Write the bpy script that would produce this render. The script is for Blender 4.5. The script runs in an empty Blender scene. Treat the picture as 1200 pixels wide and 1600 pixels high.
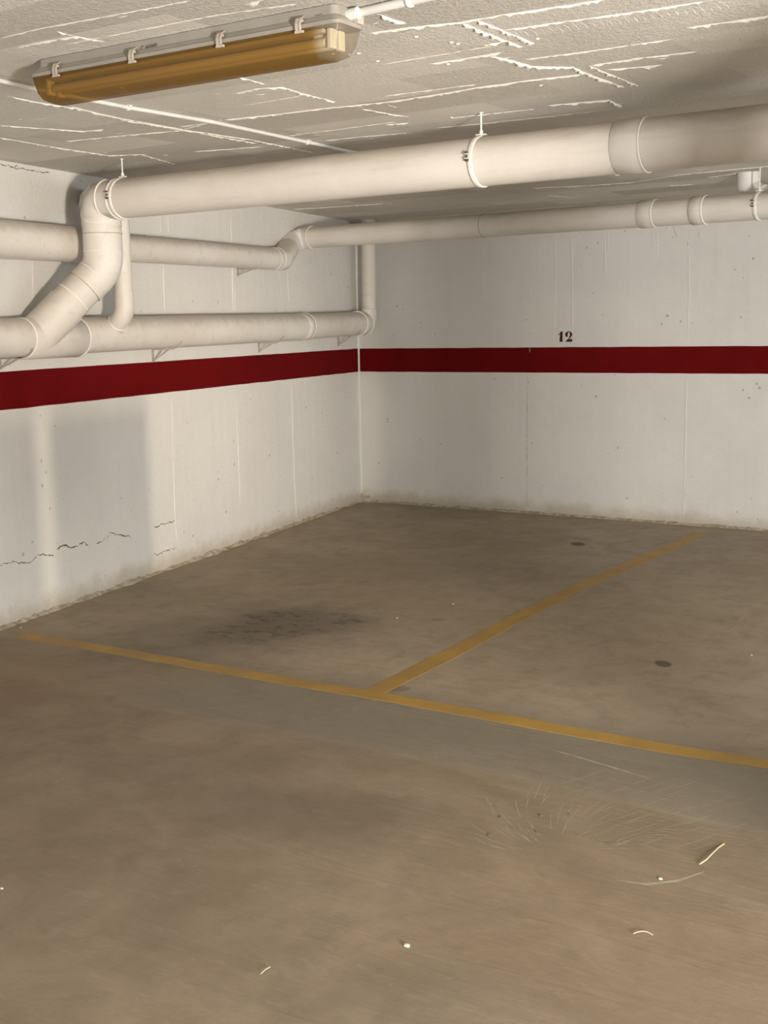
import bpy, bmesh, math, random
from mathutils import Vector, Matrix, noise
random.seed(7)
scene = bpy.context.scene
COL = scene.collection
# ------------------------------------------------------------------ camera
CAM_LOC = Vector((6.193, -9.213, 1.6))
CAM_R = Vector((0.841461, 0.53998, -0.019094)); CAM_D = Vector((0.066298, -0.138256, -0.988175)); CAM_F = Vector((-0.536235, 0.830245, -0.152137))
cam = bpy.data.cameras.new('camera'); cam_o = bpy.data.objects.new('camera', cam); COL.objects.link(cam_o)
cam.sensor_fit = 'VERTICAL'; cam.sensor_height = 24.0; cam.sensor_width = 18.0; cam.lens = 24.0 * 1907.03 / 1600.0
up = -CAM_D; bk = -CAM_F
cam_o.matrix_world = Matrix(((CAM_R.x, up.x, bk.x, CAM_LOC.x), (CAM_R.y, up.y, bk.y, CAM_LOC.y), (CAM_R.z, up.z, bk.z, CAM_LOC.z), (0, 0, 0, 1)))
cam.clip_start = 0.05
scene.camera = cam_o
# ------------------------------------------------------------------ world, lights, exposure
vs = scene.view_settings
vs.view_transform = 'Standard'; vs.look = 'None'; vs.gamma = 1.0; vs.use_curve_mapping = False
vs.exposure = 0.07
w = bpy.data.worlds.new('world'); scene.world = w; w.use_nodes = True
bg = w.node_tree.nodes['Background']; bg.inputs[0].default_value = (0.80, 0.86, 0.95, 1); bg.inputs[1].default_value = 0.3

def area(name, loc, aim, sx, sy, power, color, spread=180):
    l = bpy.data.lights.new(name, 'AREA'); l.shape = 'RECTANGLE'; l.size = sx; l.size_y = sy
    l.energy = power; l.color = color; l.spread = math.radians(spread)
    o = bpy.data.objects.new(name, l); COL.objects.link(o); o.location = loc
    d = (Vector(aim) - Vector(loc)).normalized()
    o.rotation_euler = d.to_track_quat('-Z', 'Y').to_euler()
    return o
# low daylight through the gap by the ramp (right of the viewer): the gap itself and the sunlit sliver in it
area('ramp_gap_light', (8.3, -8.9, 0.78), (3.0, -3.8, 0.9), 0.50, 0.8, 465, (1.0, 0.95, 0.88))
area('ramp_sun_light', (8.3, -8.9, 1.0), (1.0, -3.2, 1.1), 0.04, 0.10, 14, (1.0, 0.83, 0.62), 34)
# soft daylight through the wide garage entrance behind the viewer
area('entrance_light', (6.1, -17.9, 0.95), (4.2, -3.0, 1.5), 4.6, 1.7, 95, (0.93, 0.97, 1.0))
# added soft fill, set in a made-up opening in the side wall
area('side_fill_light', (9.55, -2.8, 1.35), (0.0, -2.9, 1.2), 3.5, 1.9, 95, (0.90, 0.96, 1.0))
# measured places in metres
P1E = (1.214, -4.291, 2.292)
P1_clamp0 = (1.392, -4.295, 2.292)
P1_lip = (1.278, -4.293, 2.292)
P1_clamp1 = (3.591, -4.346, 2.292)
P1_s0 = (4.229, -4.36, 2.292)
P1_s1 = (4.362, -4.363, 2.292)
DROPZ = 1.937
J = (0.998, -4.63, 1.556)
L1 = [(1.101, -5.179, 1.563), (0.391, -1.386, 1.59), (0.165, -0.173, 1.611)]
L1rings = [(1.015, -4.719, 1.561), (0.929, -4.26, 1.559), (0.396, -1.408, 1.59), (0.185, -0.285, 1.607), (0.835, -3.757, 1.566)]
L2 = [(1.091, -5.128, 2.071), (0.895, -4.08, 2.085), (0.446, -1.679, 2.099)]
P2S = (0.208, -1.19, 2.289)
P2far = (5.548, -1.625, 2.263)
P2_r0 = (0.262, -1.194, 2.288)
P2_r1 = (0.343, -1.201, 2.288)
P2_j = (2.003, -1.336, 2.28)
P2_s0 = (3.201, -1.434, 2.274)
P2_s1 = (3.318, -1.443, 2.273)
P2_c0 = (3.566, -1.464, 2.272)
P2_c1 = (3.655, -1.471, 2.272)
P2_clamp = (3.991, -1.498, 2.27)
SM = [(1.05, -3.982, 1.799), (1.052, -3.995, 1.693), (0.879, -3.939, 1.573)]
CV = [(0.213, -0.12, 1.971), (0.205, -0.12, 1.638)]
BR = [(0.894, -4.781, 1.396), (0.619, -3.312, 1.384), (0.351, -1.877, 1.404), (0.082, -0.436, 1.418), (0.404, -2.159, 1.964)]
OUT = [(3.857, -1.275, 2.5)]
COND1 = [(2.619, -6.303, 2.49), (2.581, -6.106, 2.49), (2.565, -5.95, 2.49), (2.555, -5.762, 2.49), (2.548, -5.428, 2.49), (2.58, -4.952, 2.49), (2.544, -4.192, 2.49), (2.521, -3.708, 2.49), (2.466, -3.103, 2.49)]
COND2 = [(4.127, -6.139, 2.485), (4.25, -6.154, 2.485), (4.341, -6.163, 2.485), (4.598, -6.195, 2.485)]
NUM = [(1.962, 0.0, 1.513), (2.087, 0.0, 1.43)]
LINEA = [(1.121, -4.947, 0.0), (1.673, -4.941, 0.0), (2.316, -4.938, 0.0), (2.891, -4.935, 0.0), (3.405, -4.924, 0.0), (3.879, -4.929, 0.0), (4.313, -4.941, 0.0), (4.704, -4.945, 0.0), (5.055, -4.923, 0.0), (5.34, -4.911, 0.0)]
LINEB = [(3.325, -4.894, 0.0), (3.315, -4.207, 0.0), (3.273, -3.437, 0.0), (3.251, -2.539, 0.0), (3.271, -1.538, -0.0), (3.285, -0.322, 0.0)]
RIDGES = [([(2.994, -6.387), (3.105, -6.393), (3.26, -6.382), (3.277, -6.271)], 1), ([(3.265, -6.473), (3.26, -6.382)], 0.6), ([(3.913, -6.359), (3.99, -6.37)], 1.6), ([(3.26, -5.619), (3.254, -5.52), (3.247, -5.416)], 1), ([(3.025, -5.347), (3.164, -5.37), (3.264, -5.339), (3.245, -5.17), (3.24, -4.942)], 1.3), ([(2.616, -4.907), (2.838, -4.874), (3.102, -4.862), (3.393, -4.818), (3.645, -4.832), (3.863, -4.861), (4.082, -4.862), (4.281, -4.841)], 1.1), ([(2.338, -4.889), (2.484, -4.882), (2.616, -4.907)], 0.7), ([(2.588, -4.119), (2.791, -4.11), (3.057, -4.068)], 0.7), ([(1.76, -5.415), (1.841, -5.232), (1.918, -5.072), (2.035, -5.046)], 0.8), ([(2.325, -5.859), (2.315, -5.691), (2.325, -5.495), (2.298, -5.212), (2.299, -4.802), (2.338, -4.385), (2.324, -4.057), (2.313, -3.821)], 1), ([(2.349, -5.552), (2.319, -5.382), (2.272, -5.146), (2.284, -4.741), (2.283, -4.266)], 0.9), ([(1.485, -5.185), (1.442, -4.811), (1.429, -4.426), (1.612, -4.332)], 0.9), ([(1.62, -4.912), (1.992, -4.86), (2.264, -4.807), (2.484, -4.882)], 0.8), ([(1.587, -4.353), (1.448, -3.931)], 0.7), ([(1.85, -4.252), (2.239, -4.159)], 0.7), ([(4.004, -5.863), (4.148, -5.848), (4.305, -5.808), (4.428, -5.812), (4.579, -5.801), (4.762, -5.787)], 1.3), ([(4.159, -6.046), (4.156, -5.971), (4.161, -5.888)], 2.2), ([(4.366, -5.638), (4.518, -5.626), (4.738, -5.605), (4.995, -5.593)], 1.1), ([(4.305, -5.799), (4.301, -5.635), (4.304, -5.383)], 1.7), ([(4.356, -5.799), (4.358, -5.613), (4.357, -5.401)], 1.3), ([(4.212, -5.49), (4.284, -5.492)], 2), ([(3.922, -5.351), (4.061, -5.347), (4.224, -5.36)], 1.3), ([(4.151, -5.329), (4.18, -5.216), (4.19, -5.085), (4.305, -4.981), (4.295, -4.874), (4.305, -4.492)], 1.9), ([(4.36, -4.966), (4.361, -4.48)], 1.3), ([(4.225, -5.207), (4.457, -5.191), (4.748, -5.191)], 0.6), ([(4.36, -4.966), (4.534, -4.978), (4.756, -4.959)], 1), ([(4.38, -4.866), (4.467, -4.839), (4.581, -4.82)], 1.2), ([(4.5, -4.828), (4.528, -4.806), (4.568, -4.817)], 2.6), ([(4.833, -5.312), (4.973, -5.308), (5.09, -5.308), (5.203, -5.308)], 1.3), ([(3.892, -4.317), (4.069, -4.289), (4.15, -4.28), (4.133, -4.082)], 1.6), ([(3.221, -4.106), (3.478, -4.082), (3.773, -4.063), (4.088, -4.058)], 0.7), ([(3.47, -4.938), (3.699, -4.925), (3.893, -4.918)], 0.5), ([(4.563, -4.058), (4.736, -4.026), (4.884, -4.012)], 0.7), ([(2.415, -1.429), (2.766, -1.315), (3.074, -1.286), (3.48, -1.481), (3.854, -1.533), (4.203, -1.545)], 1), ([(3.201, -0.915), (3.361, -0.871)], 1.5), ([(3.143, -1.784), (3.262, -1.765)], 1.6), ([(2.295, -0.918), (2.378, -0.594)], 0.7), ([(0.322, -1.356), (0.771, -1.277), (1.095, -1.237)], 0.8), ([(3.571, -1.217), (3.74, -1.292), (3.8, -1.327)], 1.6), ([(3.402, -4.303), (3.681, -4.288), (3.826, -4.272)], 0.5), ([(3.37, -4.683), (3.38, -4.772)], 1), ([(3.085, -4.338), (3.204, -4.309)], 1), ([(3.238, -4.751), (3.269, -4.52), (3.286, -4.442)], 0.8), ([(3.973, -6.383), (4.19, -6.319)], 0.6), ([(3.058, -6.506), (3.246, -6.518), (3.714, -6.492), (3.832, -6.489)], 0.5), ([(3.148, -6.326), (3.758, -6.322), (4.052, -6.28)], 0.4), ([(3.798, -5.448), (4.259, -5.466)], 0.35), ([(2.9, -5.123), (3.211, -5.146)], 0.35), ([(2.471, -4.354), (3.178, -4.376)], 0.4)]
ARCS = [[(4.379, -5.615), (4.376, -5.574), (4.362, -5.519), (4.34, -5.469)], [(4.407, -5.613), (4.405, -5.573), (4.391, -5.518), (4.369, -5.468)], [(4.435, -5.611), (4.433, -5.571), (4.42, -5.516), (4.398, -5.466)], [(4.462, -5.61), (4.461, -5.569), (4.448, -5.515), (4.427, -5.465)], [(4.49, -5.608), (4.488, -5.567), (4.476, -5.513), (4.455, -5.464)], [(4.517, -5.606), (4.516, -5.566), (4.504, -5.512), (4.484, -5.462)], [(4.544, -5.604), (4.543, -5.564), (4.532, -5.51), (4.512, -5.461)], [(4.571, -5.602), (4.57, -5.562), (4.559, -5.509), (4.54, -5.46)], [(4.598, -5.601), (4.597, -5.561), (4.587, -5.507), (4.568, -5.458)], [(4.624, -5.599), (4.624, -5.559), (4.614, -5.506), (4.595, -5.457)], [(4.65, -5.597), (4.65, -5.558), (4.641, -5.504), (4.622, -5.456)], [(4.677, -5.595), (4.677, -5.556), (4.667, -5.503), (4.65, -5.454)], [(4.702, -5.594), (4.703, -5.554), (4.694, -5.501), (4.677, -5.453)], [(4.728, -5.592), (4.729, -5.553), (4.72, -5.5), (4.703, -5.452)], [(4.754, -5.59), (4.755, -5.551), (4.746, -5.499), (4.73, -5.451)], [(4.779, -5.589), (4.78, -5.55), (4.772, -5.497), (4.756, -5.449)], [(4.805, -5.587), (4.806, -5.548), (4.798, -5.496), (4.783, -5.448)], [(4.83, -5.585), (4.831, -5.547), (4.824, -5.494), (4.809, -5.447)], [(4.855, -5.584), (4.856, -5.545), (4.849, -5.493), (4.835, -5.446)], [(4.879, -5.582), (4.881, -5.544), (4.875, -5.492), (4.86, -5.444)], [(4.904, -5.58), (4.906, -5.542), (4.9, -5.49), (4.886, -5.443)], [(4.928, -5.579), (4.931, -5.541), (4.925, -5.489), (4.911, -5.442)], [(4.953, -5.577), (4.955, -5.539), (4.95, -5.488), (4.936, -5.441)], [(4.977, -5.576), (4.979, -5.538), (4.974, -5.486), (4.961, -5.44)], [(5.001, -5.574), (5.004, -5.536), (4.999, -5.485), (4.986, -5.438)], [(5.024, -5.573), (5.028, -5.535), (5.023, -5.484), (5.011, -5.437)]]
DOTS = [(4.159, -5.566), (4.151, -5.595), (2.786, -5.705), (3.396, -6.179), (3.43, -4.324), (4.067, -4.747), (3.808, -5.506), (3.823, -5.647), (3.787, -5.651), (3.75, -5.692), (3.976, -5.309), (4.102, -5.734), (4.4, -5.471)]
LW = [([(0.914, -4.884, 0.349), (0.894, -4.78, 0.346), (0.869, -4.649, 0.314), (0.851, -4.552, 0.343), (0.827, -4.422, 0.319)], 1, 'c'), ([(0.823, -4.402, 0.349), (0.812, -4.341, 0.365), (0.793, -4.242, 0.328), (0.776, -4.148, 0.342), (0.767, -4.1, 0.318)], 1.2, 'c'), ([(0.753, -4.024, 0.312), (0.74, -3.958, 0.32), (0.725, -3.875, 0.354), (0.709, -3.79, 0.327), (0.683, -3.653, 0.296)], 1, 'c'), ([(0.635, -3.396, 0.311), (0.612, -3.274, 0.317), (0.584, -3.125, 0.315)], 1, 'c'), ([(0.638, -3.412, 0.126), (0.607, -3.243, 0.13), (0.586, -3.132, 0.127)], 0.8, 'c'), ([(0.582, -3.112, 1.126), (0.584, -3.123, 0.806), (0.586, -3.135, 0.286), (0.581, -3.108, 0.127)], 1, 'r'), ([(0.421, -2.251, 1.0), (0.42, -2.244, 0.716), (0.42, -2.247, 0.286)], 1, 'r'), ([(0.417, -2.23, 2.378), (0.416, -2.225, 2.198), (0.42, -2.245, 1.696)], 1.3, 'r'), ([(0.413, -2.209, 1.926), (0.413, -2.207, 1.706)], 1, 'r'), ([(0.252, -1.349, 1.14), (0.252, -1.35, 0.625), (0.249, -1.331, 0.045)], 0.9, 'r'), ([(0.277, -1.481, 1.968), (0.277, -1.48, 1.82)], 0.9, 'r'), ([(0.254, -1.357, 2.021), (0.253, -1.351, 1.772)], 1.0, 'r'), ([(0.332, -1.773, 2.008), (0.331, -1.769, 1.913)], 0.8, 'r'), ([(0.589, -3.149, 2.332), (0.59, -3.153, 2.189)], 1.2, 'r'), ([(0.572, -3.058, 2.326), (0.572, -3.06, 2.215)], 1, 'r'), ([(0.587, -3.138, 2.01), (0.589, -3.15, 1.696)], 1.1, 'r'), ([(0.834, -4.459, 1.992), (0.837, -4.473, 1.73)], 0.8, 'r'), ([(0.011, -0.056, 1.071), (0.007, -0.039, 0.607), (-0.004, 0.019, 0.071)], 1, 'r'), ([(0.874, -4.673, 2.481), (0.853, -4.561, 2.473), (0.847, -4.529, 2.487)], 1, 'c'), ([(0.853, -4.561, 2.473), (0.825, -4.412, 2.476), (0.796, -4.257, 2.478)], 0.8, 'c')]
BW = [([(1.683, -0.0, 1.165), (1.681, 0.0, 0.659), (1.678, 0.0, 0.046)], 0.8, 'g'), ([(3.038, 0.0, 2.2), (3.051, 0.0, 1.827), (3.044, 0.0, 1.392)], 1.0, 'r'), ([(3.044, 0.0, 1.148), (3.042, 0.0, 0.703), (3.039, 0.0, 0.049)], 1.3, 'r'), ([(3.042, 0.0, 0.703), (3.046, 0.0, 0.201)], 0.8, 'g'), ([(1.938, 0.0, 2.294), (1.939, 0.0, 1.964), (1.934, 0.0, 1.709), (1.929, 0.0, 1.4)], 0.9, 'r'), ([(2.077, 0.0, 2.301), (2.084, 0.0, 1.959), (2.092, 0.0, 1.501)], 1.1, 'r'), ([(2.361, 0.0, 2.285), (2.368, 0.0, 2.048), (2.375, 0.0, 1.899)], 1.1, 'r'), ([(2.387, 0.0, 2.294), (2.395, 0.0, 2.096)], 0.8, 'r'), ([(2.79, 0.0, 2.295), (2.794, 0.0, 2.03)], 1.0, 'r'), ([(2.759, 0.0, 2.297), (2.767, 0.0, 2.079)], 0.6, 'r'), ([(2.871, 0.0, 2.305), (2.872, 0.0, 2.218)], 0.8, 'r'), ([(2.911, 0.0, 2.302), (2.949, 0.0, 2.195)], 0.8, 'g'), ([(1.893, 0.0, 2.296), (1.893, 0.0, 2.119)], 0.6, 'r'), ([(1.779, 0.0, 2.287), (1.779, 0.0, 1.919)], 0.5, 'r'), ([(1.836, 0.0, 2.284), (1.837, 0.0, 1.814)], 0.5, 'r'), ([(1.71, -0.0, 2.281), (1.709, 0.0, 1.296)], 0.5, 'r'), ([(1.635, 0.0, 2.274), (1.634, 0.0, 1.976)], 0.5, 'r'), ([(1.262, 0.0, 2.263), (1.25, 0.0, 1.619)], 0.4, 'r'), ([(0.973, 0.0, 2.267), (0.969, 0.0, 1.406)], 0.4, 'r'), ([(0.404, 0.0, 1.072), (0.392, 0.0, 0.155)], 0.5, 'r'), ([(3.117, 0.0, 2.253), (3.118, 0.0, 2.168)], 1.2, 'g')]
DEB = [('straw', [(5.112, -5.856, 0.0), (5.121, -5.825, 0.0), (5.122, -5.768, -0.0), (5.122, -5.711, 0.0), (5.128, -5.675, 0.0)]), ('straw', [(5.098, -6.348, 0.0), (5.108, -6.327, 0.0), (5.128, -6.323, 0.0), (5.143, -6.326, 0.0)]), ('straw', [(4.378, -7.011, 0.0), (4.378, -6.993, 0.0), (4.379, -6.974, 0.0)]), ('chip', [(4.617, -6.703, 0.0)]), ('chip', [(2.797, -3.241, 0.0)]), ('chip', [(2.692, -3.683, 0.0)]), ('chip', [(5.045, -6.002, 0.0)]), ('chip', [(0.995, -4.842, 0.0)]), ('pebble', [(4.441, -5.834, 0.0)]), ('pebble', [(4.55, -5.759, -0.0)]), ('pebble', [(4.627, -5.702, -0.0)]), ('pebble', [(4.475, -5.978, 0.0)]), ('chip', [(3.431, -7.021, 0.0)]), ('chip', [(4.053, -2.178, 0.0)]), ('chip', [(4.586, -3.51, 0.0)])]
SCUFF = [([(4.62, -5.934), (4.597, -5.915), (4.575, -5.895), (4.553, -5.871)], 0.48), ([(4.554, -6.017), (4.514, -6.011), (4.472, -6.001), (4.429, -5.987)], 0.8), ([(4.76, -5.813), (4.772, -5.782), (4.787, -5.752), (4.803, -5.724)], 0.54), ([(4.617, -5.96), (4.599, -5.949), (4.58, -5.935), (4.562, -5.92)], 0.86), ([(4.84, -5.663), (4.866, -5.631), (4.894, -5.602), (4.924, -5.576)], 0.5), ([(4.501, -5.805), (4.471, -5.766), (4.442, -5.722), (4.415, -5.675)], 0.83), ([(4.789, -5.879), (4.808, -5.855), (4.83, -5.832), (4.853, -5.812)], 0.74), ([(4.659, -5.827), (4.65, -5.792), (4.642, -5.755), (4.637, -5.717)], 0.44), ([(4.923, -5.732), (4.951, -5.721), (4.979, -5.714), (5.008, -5.71)], 0.55), ([(4.865, -5.777), (4.894, -5.752), (4.926, -5.731), (4.96, -5.713)], 0.82), ([(4.626, -5.753), (4.617, -5.71), (4.609, -5.665), (4.604, -5.619)], 0.62), ([(4.568, -5.955), (4.531, -5.937), (4.493, -5.915), (4.455, -5.889)], 0.42), ([(4.506, -6.043), (4.482, -6.034), (4.458, -6.023), (4.434, -6.01)], 0.67), ([(4.621, -5.786), (4.6, -5.73), (4.581, -5.671), (4.565, -5.608)], 0.5), ([(4.627, -5.846), (4.607, -5.807), (4.589, -5.767), (4.572, -5.723)], 0.54), ([(4.487, -5.741), (4.473, -5.707), (4.459, -5.672), (4.447, -5.634)], 0.68), ([(4.798, -5.883), (4.809, -5.875), (4.822, -5.868), (4.835, -5.862)], 0.51), ([(4.779, -5.689), (4.793, -5.67), (4.808, -5.652), (4.825, -5.636)], 0.57), ([(4.528, -5.934), (4.514, -5.919), (4.5, -5.903), (4.486, -5.885)], 0.75), ([(4.91, -5.675), (4.94, -5.656), (4.971, -5.64), (5.004, -5.628)], 0.88), ([(4.59, -6.041), (4.55, -6.044), (4.509, -6.043), (4.466, -6.038)], 0.79), ([(4.471, -5.642), (4.453, -5.592), (4.437, -5.541), (4.424, -5.487)], 0.81), ([(4.604, -5.896), (4.582, -5.871), (4.561, -5.844), (4.54, -5.814)], 0.47), ([(4.449, -5.662), (4.436, -5.624), (4.425, -5.584), (4.416, -5.543)], 0.4), ([(4.612, -6.019), (4.577, -6.018), (4.541, -6.014), (4.504, -6.007)], 0.58), ([(4.626, -5.913), (4.589, -5.879), (4.552, -5.839), (4.516, -5.796)], 0.61), ([(4.63, -5.95), (4.616, -5.938), (4.603, -5.926), (4.59, -5.912)], 0.48), ([(4.724, -5.824), (4.729, -5.808), (4.735, -5.791), (4.741, -5.775)], 0.65), ([(4.389, -5.804), (4.374, -5.776), (4.36, -5.747), (4.346, -5.716)], 0.66), ([(4.774, -5.757), (4.792, -5.711), (4.813, -5.667), (4.837, -5.624)], 0.64), ([(4.544, -5.892), (4.531, -5.875), (4.519, -5.857), (4.508, -5.837)], 0.61), ([(4.419, -5.82), (4.381, -5.781), (4.344, -5.737), (4.307, -5.689)], 0.65), ([(4.595, -6.031), (4.574, -6.027), (4.553, -6.022), (4.532, -6.015)], 0.5), ([(4.422, -5.843), (4.405, -5.818), (4.39, -5.791), (4.375, -5.762)], 0.43), ([(4.873, -5.791), (4.906, -5.766), (4.941, -5.745), (4.978, -5.728)], 0.6), ([(4.871, -5.752), (4.9, -5.73), (4.931, -5.71), (4.963, -5.694)], 0.77), ([(4.668, -5.855), (4.662, -5.83), (4.656, -5.804), (4.652, -5.778)], 0.84), ([(4.908, -5.686), (4.931, -5.678), (4.955, -5.672), (4.98, -5.669)], 0.73), ([(4.805, -5.696), (4.826, -5.659), (4.85, -5.624), (4.877, -5.593)], 0.66), ([(4.695, -5.64), (4.704, -5.612), (4.714, -5.585), (4.726, -5.558)], 0.86), ([(4.807, -5.905), (4.837, -5.88), (4.87, -5.859), (4.904, -5.841)], 0.88), ([(4.724, -5.858), (4.725, -5.808), (4.73, -5.759), (4.738, -5.709)], 0.46), ([(4.91, -5.801), (4.926, -5.802), (4.943, -5.805), (4.96, -5.809)], 0.48), ([(4.686, -5.68), (4.69, -5.632), (4.696, -5.583), (4.706, -5.535)], 0.86), ([(4.644, -5.951), (4.606, -5.929), (4.567, -5.902), (4.529, -5.87)], 0.41), ([(4.792, -5.871), (4.814, -5.841), (4.839, -5.813), (4.866, -5.788)], 0.79), ([(4.845, -5.763), (4.872, -5.734), (4.902, -5.708), (4.935, -5.685)], 0.5), ([(4.718, -5.764), (4.723, -5.713), (4.731, -5.662), (4.742, -5.612)], 0.79), ([(4.59, -5.73), (4.588, -5.708), (4.588, -5.685), (4.589, -5.662)], 0.42), ([(4.665, -5.71), (4.662, -5.656), (4.663, -5.601), (4.666, -5.545)], 0.7), ([(4.554, -5.967), (4.518, -5.951), (4.481, -5.932), (4.444, -5.909)], 0.66), ([(4.471, -6.092), (4.432, -6.088), (4.391, -6.081), (4.349, -6.071)], 0.44), ([(4.648, -5.755), (4.639, -5.704), (4.633, -5.652), (4.629, -5.599)], 0.56), ([(4.523, -5.888), (4.482, -5.856), (4.442, -5.818), (4.401, -5.776)], 0.45), ([(4.492, -5.981), (4.45, -5.965), (4.408, -5.945), (4.365, -5.92)], 0.66), ([(4.504, -5.649), (4.485, -5.594), (4.468, -5.537), (4.454, -5.477)], 0.43), ([(4.803, -5.853), (4.819, -5.838), (4.836, -5.824), (4.854, -5.812)], 0.82), ([(4.51, -5.675), (4.504, -5.644), (4.499, -5.612), (4.496, -5.58)], 0.84), ([(4.607, -5.956), (4.58, -5.941), (4.553, -5.923), (4.526, -5.902)], 0.57), ([(4.58, -5.574), (4.576, -5.521), (4.574, -5.466), (4.576, -5.41)], 0.4), ([(4.754, -5.684), (4.78, -5.64), (4.802, -5.588), (4.823, -5.527)], 0.69), ([(4.745, -5.377), (4.766, -5.343), (4.785, -5.3), (4.8, -5.246)], 0.74), ([(4.821, -5.779), (4.858, -5.712), (4.892, -5.636), (4.925, -5.55)], 0.65), ([(4.953, -5.608), (4.975, -5.574), (4.995, -5.531), (5.013, -5.48)], 0.77), ([(4.902, -5.816), (4.924, -5.784), (4.942, -5.744), (4.958, -5.697)], 0.75), ([(5.01, -5.578), (5.035, -5.536), (5.059, -5.487), (5.08, -5.428)], 0.46), ([(4.957, -5.45), (4.989, -5.394), (5.018, -5.329), (5.046, -5.253)], 0.45), ([(4.541, -5.543), (4.574, -5.477), (4.604, -5.402), (4.631, -5.315)], 0.47), ([(5.027, -5.415), (5.057, -5.364), (5.085, -5.304), (5.111, -5.233)], 0.54), ([(4.823, -5.344), (4.849, -5.301), (4.872, -5.248), (4.892, -5.184)], 0.77), ([(4.709, -5.777), (4.731, -5.743), (4.749, -5.701), (4.765, -5.65)], 0.52), ([(4.476, -5.492), (4.512, -5.416), (4.546, -5.33), (4.576, -5.232)], 0.73), ([(5.049, -5.67), (5.087, -5.604), (5.123, -5.529), (5.157, -5.444)], 0.46), ([(4.884, -5.577), (4.913, -5.528), (4.939, -5.47), (4.963, -5.402)], 0.78), ([(5.055, -5.759), (5.072, -5.736), (5.087, -5.706), (5.099, -5.669)], 0.66), ([(4.976, -5.676), (5.005, -5.627), (5.033, -5.57), (5.058, -5.503)], 0.73), ([(4.825, -5.87), (4.848, -5.833), (4.869, -5.789), (4.886, -5.737)], 0.64), ([(5.08, -5.591), (5.102, -5.558), (5.123, -5.516), (5.141, -5.465)], 0.49), ([(4.778, -5.72), (4.815, -5.651), (4.85, -5.572), (4.883, -5.483)], 0.76), ([(4.77, -5.583), (4.804, -5.52), (4.835, -5.447), (4.864, -5.364)], 0.51), ([(4.69, -5.364), (4.71, -5.333), (4.727, -5.293), (4.74, -5.242)], 0.62), ([(4.962, -5.606), (4.986, -5.569), (5.007, -5.524), (5.026, -5.469)], 0.78), ([(4.838, -5.38), (4.855, -5.356), (4.869, -5.324), (4.88, -5.282)], 0.79), ([(5.158, -5.672), (5.187, -5.624), (5.215, -5.569), (5.241, -5.504)], 0.52), ([(4.573, -5.602), (4.593, -5.571), (4.61, -5.531), (4.622, -5.482)], 0.77), ([(5.09, -5.63), (5.108, -5.605), (5.124, -5.572), (5.138, -5.531)], 0.5), ([(4.827, -5.88), (4.845, -5.855), (4.86, -5.824), (4.872, -5.784)], 0.72), ([(4.944, -5.575), (4.982, -5.506), (5.018, -5.426), (5.053, -5.337)], 0.5), ([(4.785, -5.412), (4.802, -5.386), (4.817, -5.353), (4.829, -5.309)], 0.41), ([(4.663, -5.457), (4.68, -5.433), (4.693, -5.402), (4.703, -5.36)], 0.8), ([(4.811, -5.857), (4.841, -5.805), (4.868, -5.746), (4.893, -5.678)], 0.69), ([(5.001, -5.781), (5.036, -5.721), (5.069, -5.653), (5.1, -5.575)], 0.69), ([(4.909, -5.685), (4.941, -5.63), (4.97, -5.566), (4.997, -5.493)], 0.62), ([(4.772, -5.417), (4.808, -5.348), (4.841, -5.269), (4.872, -5.179)], 0.59), ([(4.249, -5.155), (4.423, -5.192), (4.591, -5.232), (4.75, -5.271)], 3), ([(4.933, -6.073), (5.022, -6.053), (5.092, -5.984), (5.137, -5.891)], 3)]
T = 0.18489                                   # the left wall leans in by this angle
ST, CT = math.sin(T), math.cos(T)
HC = 2.5
def LWP(s, off, z):                           # point along the left wall (s metres from the corner), off metres in front
    return Vector((s * ST + off * CT, -s * CT + off * ST, z))
# ------------------------------------------------------------------ material helpers
def newmat(name):
    m = bpy.data.materials.new(name); m.use_nodes = True
    nt = m.node_tree; b = nt.nodes['Principled BSDF']
    return m, nt, b
def nd(nt, typ, **kw):
    n = nt.nodes.new(typ)
    for k, v in kw.items():
        if k.startswith('i_'): n.inputs[k[2:].replace('_', ' ')].default_value = v
        else: setattr(n, k, v)
    return n
def lk(nt, a, b): nt.links.new(a, b)
def noise_n(nt, vec, scale, detail=4, rough=0.55, dist=0.0):
    n = nd(nt, 'ShaderNodeTexNoise'); n.inputs['Scale'].default_value = scale; n.inputs['Detail'].default_value = detail
    n.inputs['Roughness'].default_value = rough; n.inputs['Distortion'].default_value = dist
    if vec is not None: lk(nt, vec, n.inputs['Vector'])
    return n.outputs['Fac']
def mapping(nt, vec, scale=(1, 1, 1), loc=(0, 0, 0), rot=(0, 0, 0)):
    n = nd(nt, 'ShaderNodeMapping'); n.inputs['Scale'].default_value = scale; n.inputs['Location'].default_value = loc; n.inputs['Rotation'].default_value = rot
    lk(nt, vec, n.inputs['Vector']); return n.outputs[0]
def mr(nt, val, a, b, c=0.0, d=1.0, smooth=True):
    n = nd(nt, 'ShaderNodeMapRange'); n.interpolation_type = 'SMOOTHSTEP' if smooth else 'LINEAR'
    lk(nt, val, n.inputs[0]); n.inputs[1].default_value = a; n.inputs[2].default_value = b; n.inputs[3].default_value = c; n.inputs[4].default_value = d
    return n.outputs[0]
def mixc(nt, fac, a, b, mode='MIX'):
    n = nd(nt, 'ShaderNodeMix'); n.data_type = 'RGBA'; n.blend_type = mode
    if isinstance(fac, (int, float)): n.inputs[0].default_value = fac
    else: lk(nt, fac, n.inputs[0])
    for s, v in ((n.inputs[6], a), (n.inputs[7], b)):
        if isinstance(v, tuple): s.default_value = (*v, 1)
        else: lk(nt, v, s)
    return n.outputs[2]
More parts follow.
